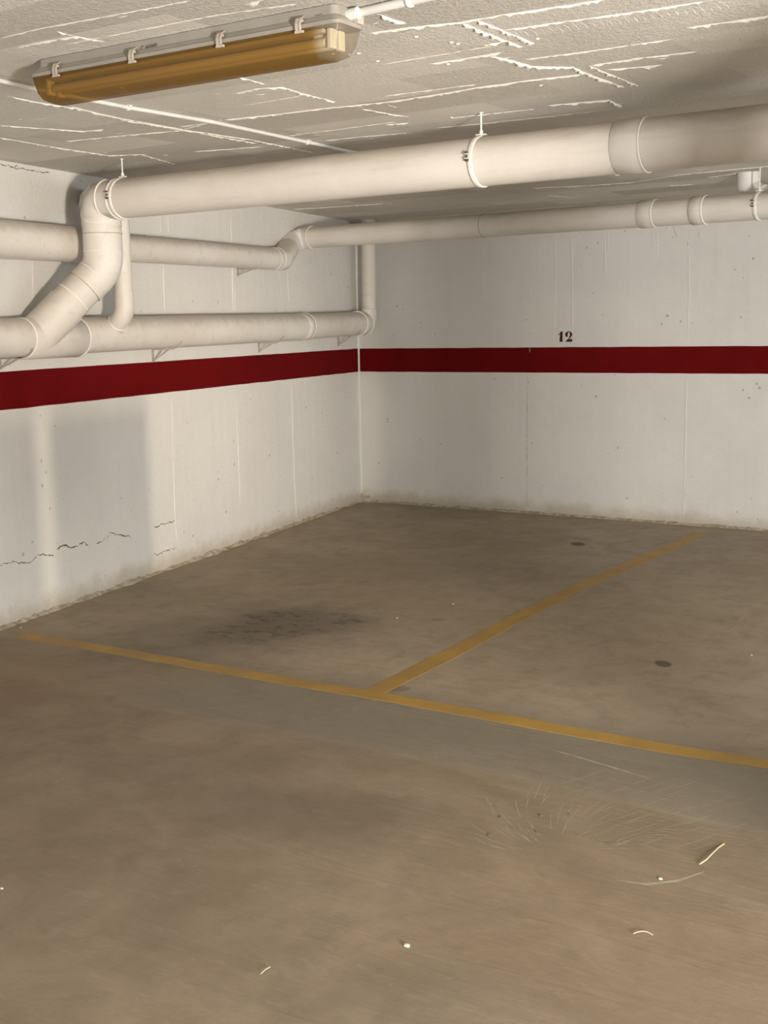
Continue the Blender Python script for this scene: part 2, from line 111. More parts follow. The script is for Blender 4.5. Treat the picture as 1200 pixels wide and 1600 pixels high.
def mth(nt, op, a, b=None, c=None):
    n = nd(nt, 'ShaderNodeMath'); n.operation = op
    for s, v in zip(n.inputs, (a, b, c)):
        if v is None: continue
        if isinstance(v, (int, float)): s.default_value = v
        else: lk(nt, v, s)
    return n.outputs[0]
def bump(nt, b, h, strength, dist, prev=None):
    n = nd(nt, 'ShaderNodeBump'); n.inputs['Strength'].default_value = strength; n.inputs['Distance'].default_value = dist
    lk(nt, h, n.inputs['Height'])
    if prev is not None: lk(nt, prev, n.inputs['Normal'])
    if b is not None: lk(nt, n.outputs[0], b.inputs['Normal'])
    return n.outputs[0]
def objco(nt): return nd(nt, 'ShaderNodeTexCoord').outputs['Object']

def wall_mat(name, base, horiz_axis):
    m, nt, b = newmat(name); v = objco(nt)
    n1 = noise_n(nt, v, 1.1, 5, .6); n2 = noise_n(nt, v, 9, 4, .6)
    c = mixc(nt, mr(nt, n1, .3, .7), tuple(x * .95 for x in base), tuple(min(1, x * 1.03) for x in base))
    c = mixc(nt, mr(nt, n2, .45, .75, 0, .22), c, tuple(x * .88 for x in base))
    # small air holes in the cast concrete
    vo = nd(nt, 'ShaderNodeTexVoronoi'); vo.inputs['Scale'].default_value = 11; lk(nt, v, vo.inputs['Vector'])
    sz = noise_n(nt, v, 3.3, 2); thr = mr(nt, sz, .40, .70, .02, .125)
    hole = mth(nt, 'LESS_THAN', vo.outputs['Distance'], thr)
    vo2 = nd(nt, 'ShaderNodeTexVoronoi'); vo2.inputs['Scale'].default_value = 34; lk(nt, v, vo2.inputs['Vector'])
    h2 = mth(nt, 'LESS_THAN', vo2.outputs['Distance'], mr(nt, noise_n(nt, v, 5, 2), .5, .75, .0, .16))
    hole = mth(nt, 'MAXIMUM', hole, mth(nt, 'MULTIPLY', h2, .5))
    c = mixc(nt, mth(nt, 'MULTIPLY', hole, .5), c, (.22, .19, .15))
    # grime near the floor
    sx = nd(nt, 'ShaderNodeSeparateXYZ'); lk(nt, v, sx.inputs[0])
    g = mth(nt, 'ADD', sx.outputs[2], mth(nt, 'MULTIPLY', noise_n(nt, v, 6, 5, .65), -.16))
    gm = mr(nt, g, -.08, .07, .75, 0)
    c = mixc(nt, gm, c, (.42, .36, .26))
    # faint vertical board marks
    vv = mapping(nt, v, (14, 14, .35)); st = noise_n(nt, vv, 1.0, 3, .6)
    c = mixc(nt, mr(nt, st, .5, .75, 0, .12), c, tuple(x * .8 for x in base))
    lk(nt, c, b.inputs['Base Color']); b.inputs['Roughness'].default_value = .82; b.inputs['Specular IOR Level'].default_value = .25
    nb = bump(nt, None, noise_n(nt, v, 48, 6, .75), .6, .008)
    nb = bump(nt, None, st, .25, .01, nb)
    bump(nt, b, mth(nt, 'SUBTRACT', 1.0, hole), .6, .004, nb)
    return m
M = {}
M['wall'] = wall_mat('white_painted_concrete', (.70, .685, .655), 0)

def plain(name, col, rough=.6, spec=.4, var=.1, scale=8, bmp=0.0, bscale=60, metallic=0):
    m, nt, b = newmat(name); v = objco(nt)
    c = mixc(nt, mr(nt, noise_n(nt, v, scale, 4, .6), .3, .7), tuple(x * (1 - var) for x in col), tuple(min(1, x * (1 + var * .5)) for x in col))
    lk(nt, c, b.inputs['Base Color']); b.inputs['Roughness'].default_value = rough; b.inputs['Specular IOR Level'].default_value = spec
    b.inputs['Metallic'].default_value = metallic
    if bmp: bump(nt, b, noise_n(nt, v, bscale, 5, .65), bmp, .004)
    return m
M['ridge'] = plain('thick_white_paint_ridge', (.74, .71, .65), .7, .3, .08, 12, .3)
M['wridge'] = plain('wall_paint_ridge', (.72, .70, .66), .75, .3, .06, 12, .2)
M['crack'] = plain('dark_crack', (.16, .12, .085), .95, .1, .2, 30)
M['groove'] = plain('grey_joint_line', (.46, .43, .38), .9, .1, .3, 18)
M['red'] = plain('dark_red_stripe_paint', (.125, .004, .0045), .8, .05, .12, 4, .25, 50)
M['pipe'] = None
def pipe_mat():
    m, nt, b = newmat('white_painted_pipe'); v = objco(nt)
    c = mixc(nt, mr(nt, noise_n(nt, v, 2.2, 4, .6), .35, .7), (.66, .62, .57), (.72, .69, .65))
    vv = mapping(nt, v, (1.2, 14, 14)); s = noise_n(nt, vv, 1.5, 4, .6)
    c = mixc(nt, mr(nt, s, .52, .74, 0, .34), c, (.50, .44, .37))
    # dust settled on the upper side
    ge = nd(nt, 'ShaderNodeNewGeometry'); sx = nd(nt, 'ShaderNodeSeparateXYZ'); lk(nt, ge.outputs['True Normal'], sx.inputs[0])
    tp = mth(nt, 'ADD', sx.outputs[2], mth(nt, 'MULTIPLY', mth(nt, 'SUBTRACT', noise_n(nt, mapping(nt, v, (1.5, 6, 6)), 3, 4), .5), .9))
    c = mixc(nt, mr(nt, tp, .15, .9, 0, .55), c, (.42, .35, .27))
    c = mixc(nt, mr(nt, noise_n(nt, v, 160, 2), .35, .65, 0, .10), c, (.45, .42, .38))
    lk(nt, c, b.inputs['Base Color']); b.inputs['Roughness'].default_value = .5; b.inputs['Specular IOR Level'].default_value = .35
    bump(nt, b, noise_n(nt, v, 40, 4, .6), .12, .003)
    return m
M['pipe'] = pipe_mat()
M['fit'] = plain('bright_white_fitting', (.78, .76, .73), .5, .35, .06, 6, .1)
M['lip'] = plain('pale_fitting_lip', (.78, .75, .69), .5, .4, .06, 8)
M['seam'] = plain('dirty_joint_seam', (.42, .36, .29), .9, .1, .35, 20)
M['clamp'] = plain('painted_steel_clamp', (.78, .76, .70), .45, .5, .08, 20)
M['bolt'] = plain('rusty_dark_bolt', (.10, .075, .055), .7, .4, .3, 60)
M['brack'] = plain('painted_steel_bracket', (.42, .37, .31), .7, .3, .15, 20)
M['housing'] = plain('grey_plastic_housing', (.33, .305, .265), .5, .4, .08, 10)
M['cond'] = plain('white_plastic_conduit', (.70, .69, .66), .5, .4, .08, 8)
M['clip'] = plain('translucent_grey_clip', (.50, .44, .37), .35, .5, .1, 30)
M['yellow'] = None
def yellow():
    m, nt, b = newmat('worn_yellow_line_paint'); v = objco(nt)
    c = mixc(nt, mr(nt, noise_n(nt, v, 3, 4, .6), .35, .7), (.31, .185, .045), (.40, .24, .042))
    c = mixc(nt, mr(nt, noise_n(nt, v, 28, 5, .7), .52, .72, 0, .45), c, (.19, .14, .085))
    lk(nt, c, b.inputs['Base Color']); b.inputs['Roughness'].default_value = .6
    bump(nt, b, noise_n(nt, v, 90, 4, .6), .2, .002); return m
M['yellow'] = yellow()
M['straw'] = plain('dry_straw', (.50, .42, .28), .7, .3, .15, 60)
M['chip'] = plain('white_paint_chip', (.60, .56, .48), .7, .3, .1, 60)
M['pebble'] = plain('dark_pebble', (.13, .10, .075), .85, .3, .2, 60)
M['dust'] = plain('pale_dust_scuff', (.35, .305, .24), .9, .2, .2, 20)
M['conc'] = plain('white_column_paint', (.66, .64, .60), .8, .25, .06, 4, .3)
M['blocker'] = plain('grey_blocker_board', (.22, .22, .22), .6, .3, .1, 10)
M['num'] = plain('dark_red_stencil_paint', (.055, .005, .004), .6, .3, .1, 30)

def blob(nt, sx, cx, cy, rx, ry, ang, vn, dist=.35):
    # soft elliptical mask at a place on the floor, edge broken up by noise
    x = mth(nt, 'SUBTRACT', sx.outputs[0], cx); y = mth(nt, 'SUBTRACT', sx.outputs[1], cy)
    ca, sa = math.cos(ang), math.sin(ang)
    u = mth(nt, 'DIVIDE', mth(nt, 'ADD', mth(nt, 'MULTIPLY', x, ca), mth(nt, 'MULTIPLY', y, sa)), rx)
    q = mth(nt, 'DIVIDE', mth(nt, 'ADD', mth(nt, 'MULTIPLY', x, -sa), mth(nt, 'MULTIPLY', y, ca)), ry)
    d = mth(nt, 'SQRT', mth(nt, 'ADD', mth(nt, 'MULTIPLY', u, u), mth(nt, 'MULTIPLY', q, q)))
    return mth(nt, 'ADD', d, mth(nt, 'MULTIPLY', mth(nt, 'SUBTRACT', vn, .5), dist * 2))
def floor_mat():
    m, nt, b = newmat('trowelled_concrete_floor'); v = objco(nt)
    sx = nd(nt, 'ShaderNodeSeparateXYZ'); lk(nt, v, sx.inputs[0])
    n1 = noise_n(nt, v, .55, 5, .6, .6); n2 = noise_n(nt, v, 2.3, 6, .62, 1.2); n3 = noise_n(nt, v, 40, 4, .7)
    c = mixc(nt, mr(nt, n1, .35, .68), (.305, .240, .163), (.375, .302, .216))
    c = mixc(nt, mr(nt, n2, .42, .72, 0, .6), c, (.262, .222, .160))
    # sweeping broom / tyre streaks
    sw = mapping(nt, v, (.7, 5.5, 1), rot=(0, 0, .35)); s1 = noise_n(nt, sw, 1.6, 6, .65, 1.0)
    c = mixc(nt, mr(nt, s1, .5, .78, 0, .22), c, (.40, .34, .25))
    sw2 = mapping(nt, v, (5, .8, 1), rot=(0, 0, -.5)); s2 = noise_n(nt, sw2, 1.3, 6, .65, 1.3)
    c = mixc(nt, mr(nt, s2, .52, .8, 0, .35), c, (.19, .155, .108))
    c = mixc(nt, mr(nt, n3, .3, .7, 0, .14), c, (.30, .26, .20))
    # driving lane beyond the bays, its colour darkened to offset stronger light here
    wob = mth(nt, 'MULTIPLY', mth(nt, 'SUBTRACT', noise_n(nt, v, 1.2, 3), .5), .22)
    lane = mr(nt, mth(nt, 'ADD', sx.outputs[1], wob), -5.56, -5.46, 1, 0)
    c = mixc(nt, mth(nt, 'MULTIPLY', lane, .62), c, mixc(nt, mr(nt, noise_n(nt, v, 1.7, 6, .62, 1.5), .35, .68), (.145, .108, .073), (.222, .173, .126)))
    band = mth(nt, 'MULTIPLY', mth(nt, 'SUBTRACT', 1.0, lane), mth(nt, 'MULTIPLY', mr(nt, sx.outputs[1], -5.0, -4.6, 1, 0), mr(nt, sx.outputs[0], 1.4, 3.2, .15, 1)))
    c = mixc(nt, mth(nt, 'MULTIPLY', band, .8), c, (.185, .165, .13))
    wm = blob(nt, sx, 1.5, -5.6, 1.2, .9, .2, noise_n(nt, v, 1.5, 4), .4)
    c = mixc(nt, mr(nt, wm, .2, 1.1, .55, 0), c, (.25, .17, .10))
    c = mixc(nt, mr(nt, noise_n(nt, v, 7, 7, .72, .8), .45, .72, 0, .42), c, (.165, .130, .093))
    c = mixc(nt, mr(nt, noise_n(nt, mapping(nt, v, (3, 11, 1), rot=(0, 0, .8)), 2.0, 6, .7, 1.5), .54, .74, 0, .30), c, (.36, .31, .235))
    vn = noise_n(nt, v, 2.4, 5, .65)
    vnf = noise_n(nt, mapping(nt, v, (5, 9, 1), rot=(0, 0, -.55)), 1.7, 4, .6, .8)
    # oil darkened patch in the left bay with wet looking drips
    dh = blob(nt, sx, 2.15, -4.35, .60, .85, -.25, vn, .6)
    c = mixc(nt, mr(nt, dh, .3, 1.3, .42, 0), c, (.12, .102, .078))
    d = blob(nt, sx, 2.22, -4.10, .36, .60, -.35, vn, .6)
    c = mixc(nt, mr(nt, d, .35, 1.25, .45, 0), c, (.075, .062, .046))
    drip = mth(nt, 'MULTIPLY', mr(nt, d, .5, 1.0, 1, 0), mr(nt, vnf, .53, .60))
    c = mixc(nt, mth(nt, 'MULTIPLY', drip, .65), c, (.055, .043, .032))
    # grey tyre worn patches in the lane
    for (cx, cy, rx, ry, a, st) in ((3.75, -6.15, .62, .30, .25, .42), (3.2, -5.95, .5, .22, .5, .25), (4.1, -5.2, .9, .18, 0, .15), (1.8, -4.9, .5, .22, -.2, .22), (4.85, -6.9, .5, .2, .3, .2), (2.6, -2.3, .8, .5, .4, .22)):
        d = blob(nt, sx, cx, cy, rx, ry, a, vn, .7)
        c = mixc(nt, mr(nt, d, .3, 1.2, st, 0), c, (.115, .098, .075))
    # small round oil spots
    for (cx, cy, rx, ry) in ((4.271, -3.849, .040, .062), (2.652, -1.151, .055, .085), (2.91, -3.60, .05, .03), (3.39, -4.79, .06, .05)):
        d = blob(nt, sx, cx, cy, rx, ry, .6, vnf, .12)
        c = mixc(nt, mr(nt, d, .75, 1.1, .75 if rx < .056 and ry > .06 else (.8 if ry > .06 else .35), 0), c, (.060, .040, .028))
    # sand collected along the walls
    x_l = mth(nt, 'ADD', mth(nt, 'MULTIPLY', sx.outputs[0], CT), mth(nt, 'MULTIPLY', sx.outputs[1], ST))
    near = mth(nt, 'MINIMUM', x_l, mth(nt, 'MULTIPLY', sx.outputs[1], -1))
    nn = mth(nt, 'ADD', near, mth(nt, 'MULTIPLY', mth(nt, 'SUBTRACT', noise_n(nt, v, 5, 4), .5), .12))
    c = mixc(nt, mr(nt, nn, .03, .16, .55, 0), c, (.34, .27, .16))
    lk(nt, c, b.inputs['Base Color'])
    lk(nt, mr(nt, n2, .3, .7, .62, .82), b.inputs['Roughness']); b.inputs['Specular IOR Level'].default_value = .3
    nb = bump(nt, None, noise_n(nt, v, 70, 5, .7), .22, .004)
    bump(nt, b, s1, .25, .012, nb)
    return m
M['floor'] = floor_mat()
def ceil_mat():
    m, nt, b = newmat('board_marked_ceiling'); v = objco(nt)
    br = nd(nt, 'ShaderNodeTexBrick'); br.offset = .37; br.inputs['Scale'].default_value = 1; br.inputs['Brick Width'].default_value = 1.05
    br.inputs['Row Height'].default_value = .31; br.inputs['Mortar Size'].default_value = 0.0
    br.inputs['Color1'].default_value = (.0, .0, .0, 1); br.inputs['Color2'].default_value = (1, 1, 1, 1); br.inputs['Bias'].default_value = 0
    wob = nd(nt, 'ShaderNodeVectorMath'); wob.operation = 'ADD'
    lk(nt, mapping(nt, v, rot=(0, 0, .02), loc=(0, .13, 0)), wob.inputs[0])
    nz = nd(nt, 'ShaderNodeTexNoise'); nz.inputs['Scale'].default_value = 2; lk(nt, v, nz.inputs['Vector'])
    sc = nd(nt, 'ShaderNodeVectorMath'); sc.operation = 'SCALE'; sc.inputs['Scale'].default_value = .03; lk(nt, nz.outputs['Color'], sc.inputs[0]); lk(nt, sc.outputs[0], wob.inputs[1])
    lk(nt, wob.outputs[0], br.inputs['Vector'])
    f = mth(nt, 'MULTIPLY', br.outputs['Color'], 1)
    c = mixc(nt, f, (.54, .51, .46), (.75, .72, .66))
    c = mixc(nt, mr(nt, noise_n(nt, v, 1.6, 5, .6), .4, .7, 0, .4), c, (.54, .51, .45))
    g = noise_n(nt, v, 75, 3, .7)
    c = mixc(nt, mr(nt, g, .40, .66, 0, .30), c, (.74, .70, .63))
    lk(nt, c, b.inputs['Base Color']); b.inputs['Roughness'].default_value = .85; b.inputs['Specular IOR Level'].default_value = .2
    nb = bump(nt, None, g, .9, .008)
    nb = bump(nt, None, noise_n(nt, mapping(nt, v, (1, 6, 1)), 5, 4, .6), .35, .01, nb)
    bump(nt, b, f, .5, .004, nb)
    return m
M['ceil'] = ceil_mat()
def base_mat():
    m, nt, b = newmat('crumbled_mortar_edge'); v = objco(nt)
    c = mixc(nt, mr(nt, noise_n(nt, v, 14, 5, .7), .35, .65), (.30, .25, .17), (.48, .43, .35))
    c = mixc(nt, mr(nt, noise_n(nt, v, 30, 4, .7), .60, .68, 0, .7), c, (.14, .11, .08))
    lk(nt, c, b.inputs['Base Color']); b.inputs['Roughness'].default_value = .95
    bump(nt, b, noise_n(nt, v, 45, 5, .7), .8, .01); return m
M['base'] = base_mat()
def amber():
    m, nt, b = newmat('yellowed_clear_plastic'); v = objco(nt)
    sx = nd(nt, 'ShaderNodeSeparateXYZ'); lk(nt, v, sx.inputs[0])
    endr = mr(nt, sx.outputs[0], 4.05, 4.10)
    tint = mixc(nt, endr, (.72, .53, .25), (.82, .78, .70))
    dif = mixc(nt, endr, (.17, .108, .034), (.36, .32, .26))
    tr = nd(nt, 'ShaderNodeBsdfTransparent'); lk(nt, tint, tr.inputs[0])
    df = nd(nt, 'ShaderNodeBsdfPrincipled'); lk(nt, dif, df.inputs['Base Color']); df.inputs['Roughness'].default_value = .28
    mx = nd(nt, 'ShaderNodeMixShader'); lk(nt, mr(nt, endr, 0, 1, .42, .22), mx.inputs[0]); lk(nt, tr.outputs[0], mx.inputs[1]); lk(nt, df.outputs[0], mx.inputs[2])
    out = nt.nodes['Material Output']; nt.links.new(mx.outputs[0], out.inputs['Surface']); return m
M['amber'] = amber()
M['tube'] = plain('white_fluorescent_tube', (.80, .74, .58), .3, .5, .03, 5)
M['reflector'] = plain('white_reflector_tray', (.66, .58, .42), .5, .4, .05, 5)
M['socket'] = plain('cream_tube_socket', (.85, .80, .66), .5, .4, .04, 5)

# ------------------------------------------------------------------ object helpers
def link(name, bm, mats, parent=None, smooth=False):
    me = bpy.data.meshes.new(name); bmesh.ops.recalc_face_normals(bm, faces=bm.faces[:]); bm.to_mesh(me); bm.free()
    for m in (mats if isinstance(mats, (list, tuple)) else [mats]): me.materials.append(m)
    if smooth:
        for p_ in me.polygons: p_.use_smooth = True
    o = bpy.data.objects.new(name, me); COL.objects.link(o)
    if parent is not None:
        o.parent = parent; o.matrix_parent_inverse = Matrix.Translation(parent.location).inverted()
    return o
def thing(name, label, cat, loc, group=None):
    o = bpy.data.objects.new(name, None); COL.objects.link(o); o.location = loc; o.empty_display_size = .1
    o['label'] = label; o['category'] = cat
    if group: o['group'] = group
    return o
def tag(o, label, cat, group=None):
    o['label'] = label; o['category'] = cat
    if group: o['group'] = group
    return o
def struct(o): o['kind'] = 'structure'; return o
def box(bm, c, sx, sy, sz, rot=None, bev=0.0, mi=0):
    r = bmesh.ops.create_cube(bm, size=1.0); vs_ = r['verts']
    for v in vs_: v.co = Vector((v.co.x * sx, v.co.y * sy, v.co.z * sz))
    if bev:
        es = list({e for v in vs_ for e in v.link_edges})
        g = bmesh.ops.bevel(bm, geom=es, offset=bev, segments=2, affect='EDGES', profile=.5); vs_ = list({v for f in g['faces'] for v in f.verts} | {v for v in vs_ if v.is_valid})
    for v in vs_:
        co = v.co if rot is None else rot @ v.co
        v.co = co + Vector(c)
    for f in {f for v in vs_ for f in v.link_faces}: f.material_index = mi
    return vs_
def frame_for(d):
    d = d.normalized(); a = Vector((0, 0, 1)) if abs(d.z) < .95 else Vector((1, 0, 0))
    s = d.cross(a).normalized(); return s, s.cross(d).normalized()
def fillet(pts, R, n=8):
    pts = [Vector(q) for q in pts]; out = [pts[0]]
    for i in range(1, len(pts) - 1):
        a, b, c = pts[i - 1], pts[i], pts[i + 1]
        u = (a - b).normalized(); w_ = (c - b).normalized(); ang = u.angle(w_)
        if ang > math.pi - .02: out.append(b); continue
        rr = R[i - 1] if isinstance(R, (list, tuple)) else R
        t = rr / math.tan(ang / 2); t = min(t, (a - b).length * .95, (c - b).length * .95); rr = t * math.tan(ang / 2)
        bis = (u + w_).normalized(); cen = b + bis * (rr / math.sin(ang / 2))
        p0 = b + u * t; p1 = b + w_ * t
        v0 = p0 - cen; v1 = p1 - cen; tot = v0.angle(v1); ax = v0.cross(v1).normalized()
        for k in range(n + 1): out.append(cen + Matrix.Rotation(tot * k / n, 3, ax) @ v0)
    out.append(pts[-1]); return out
def tube(bm, pts, rad, seg=40, caps=True, mi=0):
    pts = [Vector(q) for q in pts]; n = len(pts)
    rads = rad if isinstance(rad, (list, tuple)) else [rad] * n
    dirs = []
    for i in range(n):
        a = pts[max(i - 1, 0)]; b = pts[min(i + 1, n - 1)]
        if 0 < i < n - 1:
            d = (pts[i] - a).normalized() + (b - pts[i]).normalized()
        else: d = b - a
        dirs.append(d.normalized())
    s, u = frame_for(dirs[0]); rings = []
    for i in range(n):
        if i:
            q = dirs[i - 1].rotation_difference(dirs[i]); s = q @ s; u = q @ u
        ring = [bm.verts.new(pts[i] + (s * math.cos(2 * math.pi * k / seg) + u * math.sin(2 * math.pi * k / seg)) * rads[i]) for k in range(seg)]
        rings.append(ring)
    for i in range(n - 1):
        for k in range(seg):
            f = bm.faces.new((rings[i][k], rings[i][(k + 1) % seg], rings[i + 1][(k + 1) % seg], rings[i + 1][k])); f.smooth = True; f.material_index = mi
    if caps:
        for rg in (rings[0], rings[-1]):
            f = bm.faces.new([bm.verts.new(v.co) for v in rg]); f.material_index = mi
def ring(bm, c, d, r, w_=.012, h=.004, seg=40, mi=0):
    # raised band round a pipe: c centre, d axis
    c = Vector(c); d = Vector(d).normalized()
    prof = [(-w_ / 2, -.002), (-w_ / 2, h * .7), (-w_ / 4, h), (w_ / 4, h), (w_ / 2, h * .7), (w_ / 2, -.002)]
    s, u = frame_for(d); R_ = []
    for t, hh in prof:
        R_.append([bm.verts.new(c + d * t + (s * math.cos(2 * math.pi * k / seg) + u * math.sin(2 * math.pi * k / seg)) * (r + hh)) for k in range(seg)])
    for i in range(len(prof) - 1):
        for k in range(seg):
            f = bm.faces.new((R_[i][k], R_[i][(k + 1) % seg], R_[i + 1][(k + 1) % seg], R_[i + 1][k])); f.smooth = True; f.material_index = mi
def sleeve(bm, a, b, r, seg=40, mi=0, lip=True):
    # pipe socket: slightly wider sleeve with rounded shoulders
    a = Vector(a); b = Vector(b); d = (b - a).normalized(); L = (b - a).length
    e = min(.008, L * .2)
    pts = [a, a + d * e, b - d * e, b]; tube(bm, pts, [r - .004, r + .004, r + .004, r - .004], seg, False, mi)
def lip(par, rings_, mat='lip', name='socket_lip'):
    for a in rings_:
        bm = bmesh.new(); ring(bm, *a); link(name, bm, M[mat], par)
def lerp(a, b, t): return Vector(a).lerp(Vector(b), t)

def ribbon(bm, pts, width, height, nrm, mi=0, jag=.4, step=.02, seed=0, wander=0.0):
    # ragged ridge following a polyline; nrm is the direction it stands out
    nrm = Vector(nrm).normalized(); P = []
    for i in range(len(pts) - 1):
        a, b = Vector(pts[i]), Vector(pts[i + 1]); n = max(1, int((b - a).length / step))
        for k in range(n): P.append(a.lerp(b, k / n))
    P.append(Vector(pts[-1])); rows = []
    for i, q in enumerate(P):
        d = (P[min(i + 1, len(P) - 1)] - P[max(i - 1, 0)]).normalized(); s = d.cross(nrm).normalized()
        e = min(1, i / 2, (len(P) - 1 - i) / 2) if len(P) > 4 else (.2 if i in (0, len(P) - 1) else 1)
        nz = noise.noise(q * 23 + Vector((seed, 0, 0))); nz2 = noise.noise(q * 61 + Vector((0, seed, 0)))
        w_ = width * (1 + jag * 1.6 * nz + jag * nz2) * max(.15, e); h = height * (1 + jag * 1.5 * nz2) * max(.1, e)
        o_ = s * (nz2 * width * jag * .8 + wander * (noise.noise(q * 37 + Vector((seed, 3, 0))) + .6 * noise.noise(q * 90)))
        rows.append([bm.verts.new(q + o_ + s * w_ * .5), bm.verts.new(q + o_ + s * w_ * .2 + nrm * h), bm.verts.new(q + o_ - s * w_ * .25 + nrm * h * .9), bm.verts.new(q + o_ - s * w_ * .5)])
    for i in range(len(rows) - 1):
        for k in range(3):
            f = bm.faces.new((rows[i][k], rows[i + 1][k], rows[i + 1][k + 1], rows[i][k + 1])); f.material_index = mi

# ------------------------------------------------------------------ the room shell
X1, Y0 = 9.6, -18.2
def slab(name, poly, z0, z1, mat):
    bm = bmesh.new(); a = [bm.verts.new((x, y, z0)) for x, y in poly]; b = [bm.verts.new((x, y, z1)) for x, y in poly]
    bm.faces.new(a); bm.faces.new(b[::-1])
    for i in range(len(poly)): j = (i + 1) % len(poly); bm.faces.new((a[i], a[j], b[j], b[i]))
    return bm
floor_poly = [(-.3, .25), (X1, .25), (X1, -25), (-.3, -25)]
bm = slab('floor', floor_poly, -.2, 0, None)
for pts, wv in SCUFF:                      # dusty sweeping scuffs, part of the floor surface
    P = [Vector((x, y, .0004)) for x, y in pts]
    vv = []
    for i, q in enumerate(P):
        d = (P[min(i + 1, len(P) - 1)] - P[max(i - 1, 0)]).normalized(); s = Vector((-d.y, d.x, 0)); hw = .0022 * wv * (1, 1, 1, .3)[i] if i else .0006
        vv.append((bm.verts.new(q + s * hw), bm.verts.new(q - s * hw)))
    for i in range(len(vv) - 1):
        f = bm.faces.new((vv[i][0], vv[i + 1][0], vv[i + 1][1], vv[i][1])); f.material_index = 1
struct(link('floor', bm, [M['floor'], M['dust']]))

bm = slab('ceiling', [(-.3, .25), (X1, .25), (X1, Y0 - .2), (-.3, Y0 - .2)], HC, HC + .25, None)
for i, (pts, wt) in enumerate(RIDGES):
    ribbon(bm, [(x, y, HC + .0005) for x, y in pts], .0066 * wt, .0048 * wt ** .7, (0, 0, -1), 1, .75, .013, i * 3.1)
for i, pts in enumerate(ARCS):
    ribbon(bm, [(x, y, HC + .0005) for x, y in pts], .006, .0012, (0, 0, -1), 1, .5, .02, i)
for x, y in DOTS:
    r = bmesh.ops.create_icosphere(bm, subdivisions=1, radius=.007)
    for v in r['verts']: v.co = Vector((v.co.x * 1.3, v.co.y, v.co.z * .6)) + Vector((x, y, HC - .001))
    for f in {f for v in r['verts'] for f in v.link_faces}: f.material_index = 1
rr = random.Random(3)
for i in range(150):
    x, y = rr.uniform(.8, 5.5), rr.uniform(-6.6, -.3); L = rr.uniform(.01, .07)
    ribbon(bm, [(x, y, HC + .0005), (x + L, y + rr.uniform(-.01, .01), HC + .0005)], rr.uniform(.002, .005), .0025, (0, 0, -1), 1, .5, .012, i)
struct(link('ceiling', bm, [M['ceil'], M['ridge']]))

def wall_with_marks(name, poly, marks, nrm):
    bm = slab(name, poly, 0, HC, None)
    for i, (pts, wt, k) in enumerate(marks):
        q = [Vector(p_) + Vector(nrm) * .0003 for p_ in pts]
        if k == 'r': ribbon(bm, q, .007 * wt, .0030 * wt, nrm, 1, .35, .03, i)
        elif k == 'c': ribbon(bm, q, .0052 * wt, .0004, nrm, 2, .7, .007, i, .011)
        else: ribbon(bm, q, .005 * wt, .0004, nrm, 3, .8, .02, i)
    return struct(link(name, bm, [M['wall'], M['wridge'], M['crack'], M['groove']]))
NL = (CT, ST, 0)
a = LWP(-.02, 0, 0); b = LWP(18.5, 0, 0); a2 = LWP(-.2, -.22, 0); b2 = LWP(18.5, -.22, 0)
wall_with_marks('wall_left', [(a.x, a.y), (b.x, b.y), (b2.x, b2.y), (a2.x, a2.y)], LW, NL)
wall_with_marks('wall_back', [(-.05, 0), (X1, 0), (X1, .22), (-.05, .22)], BW, (0, -1, 0))
bm = slab('w', [(X1, .22), (X1 + .2, .22), (X1 + .2, -1.0), (X1, -1.0)], 0, HC, None)
box(bm, (X1 + .1, (-4.6 + Y0) / 2, HC / 2), .2, -4.6 - Y0, HC); box(bm, (X1 + .1, -2.8, .12), .2, 3.6, .24); box(bm, (X1 + .1, -2.8, HC - .08), .2, 3.6, .16)
struct(link('wall_right', bm, M['wall']))
# rear wall with the wide entrance opening
bm = slab('w', [(3.1, Y0), (3.8, Y0), (3.8, Y0 - .2), (3.1, Y0 - .2)], 0, HC, None)
box(bm, ((8.4 + X1 + .2) / 2, Y0 - .1, HC / 2), X1 + .2 - 8.4, .2, HC); box(bm, (6.1, Y0 - .1, HC - .06), 4.6, .2, .12)
struct(link('wall_rear', bm, M['wall']))

# painted stripe round the walls
# wide side-wall opening made up for the fill light, out of the picture to the right
def stripe(name, pts, nrm):
    bm = bmesh.new(); rows = []; n = 160
    a, b = Vector(pts[0]), Vector(pts[1]); nv = Vector(nrm)
    for i in range(n + 1):
        q = a.lerp(b, i / n); z0 = 1.1797 + .0022 * noise.noise(q * 6); z1 = 1.3863 + .0022 * noise.noise(q * 6 + Vector((9, 0, 0)))
        rows.append([bm.verts.new(Vector((q.x, q.y, z)) + nv * o_) for z, o_ in ((z0, -.001), (z0, .0015), (z1, .0015), (z1, -.001))])
    for i in range(n):
        for k in range(3): bm.faces.new((rows[i][k], rows[i + 1][k], rows[i + 1][k + 1], rows[i][k + 1]))
    return struct(link(name, bm, M['red']))
stripe('trim_1', (LWP(0.0, 0, 0), LWP(10, 0, 0)), NL)
stripe('trim_2', ((0.0, 0, 0), (X1, 0, 0)), (0, -1, 0))

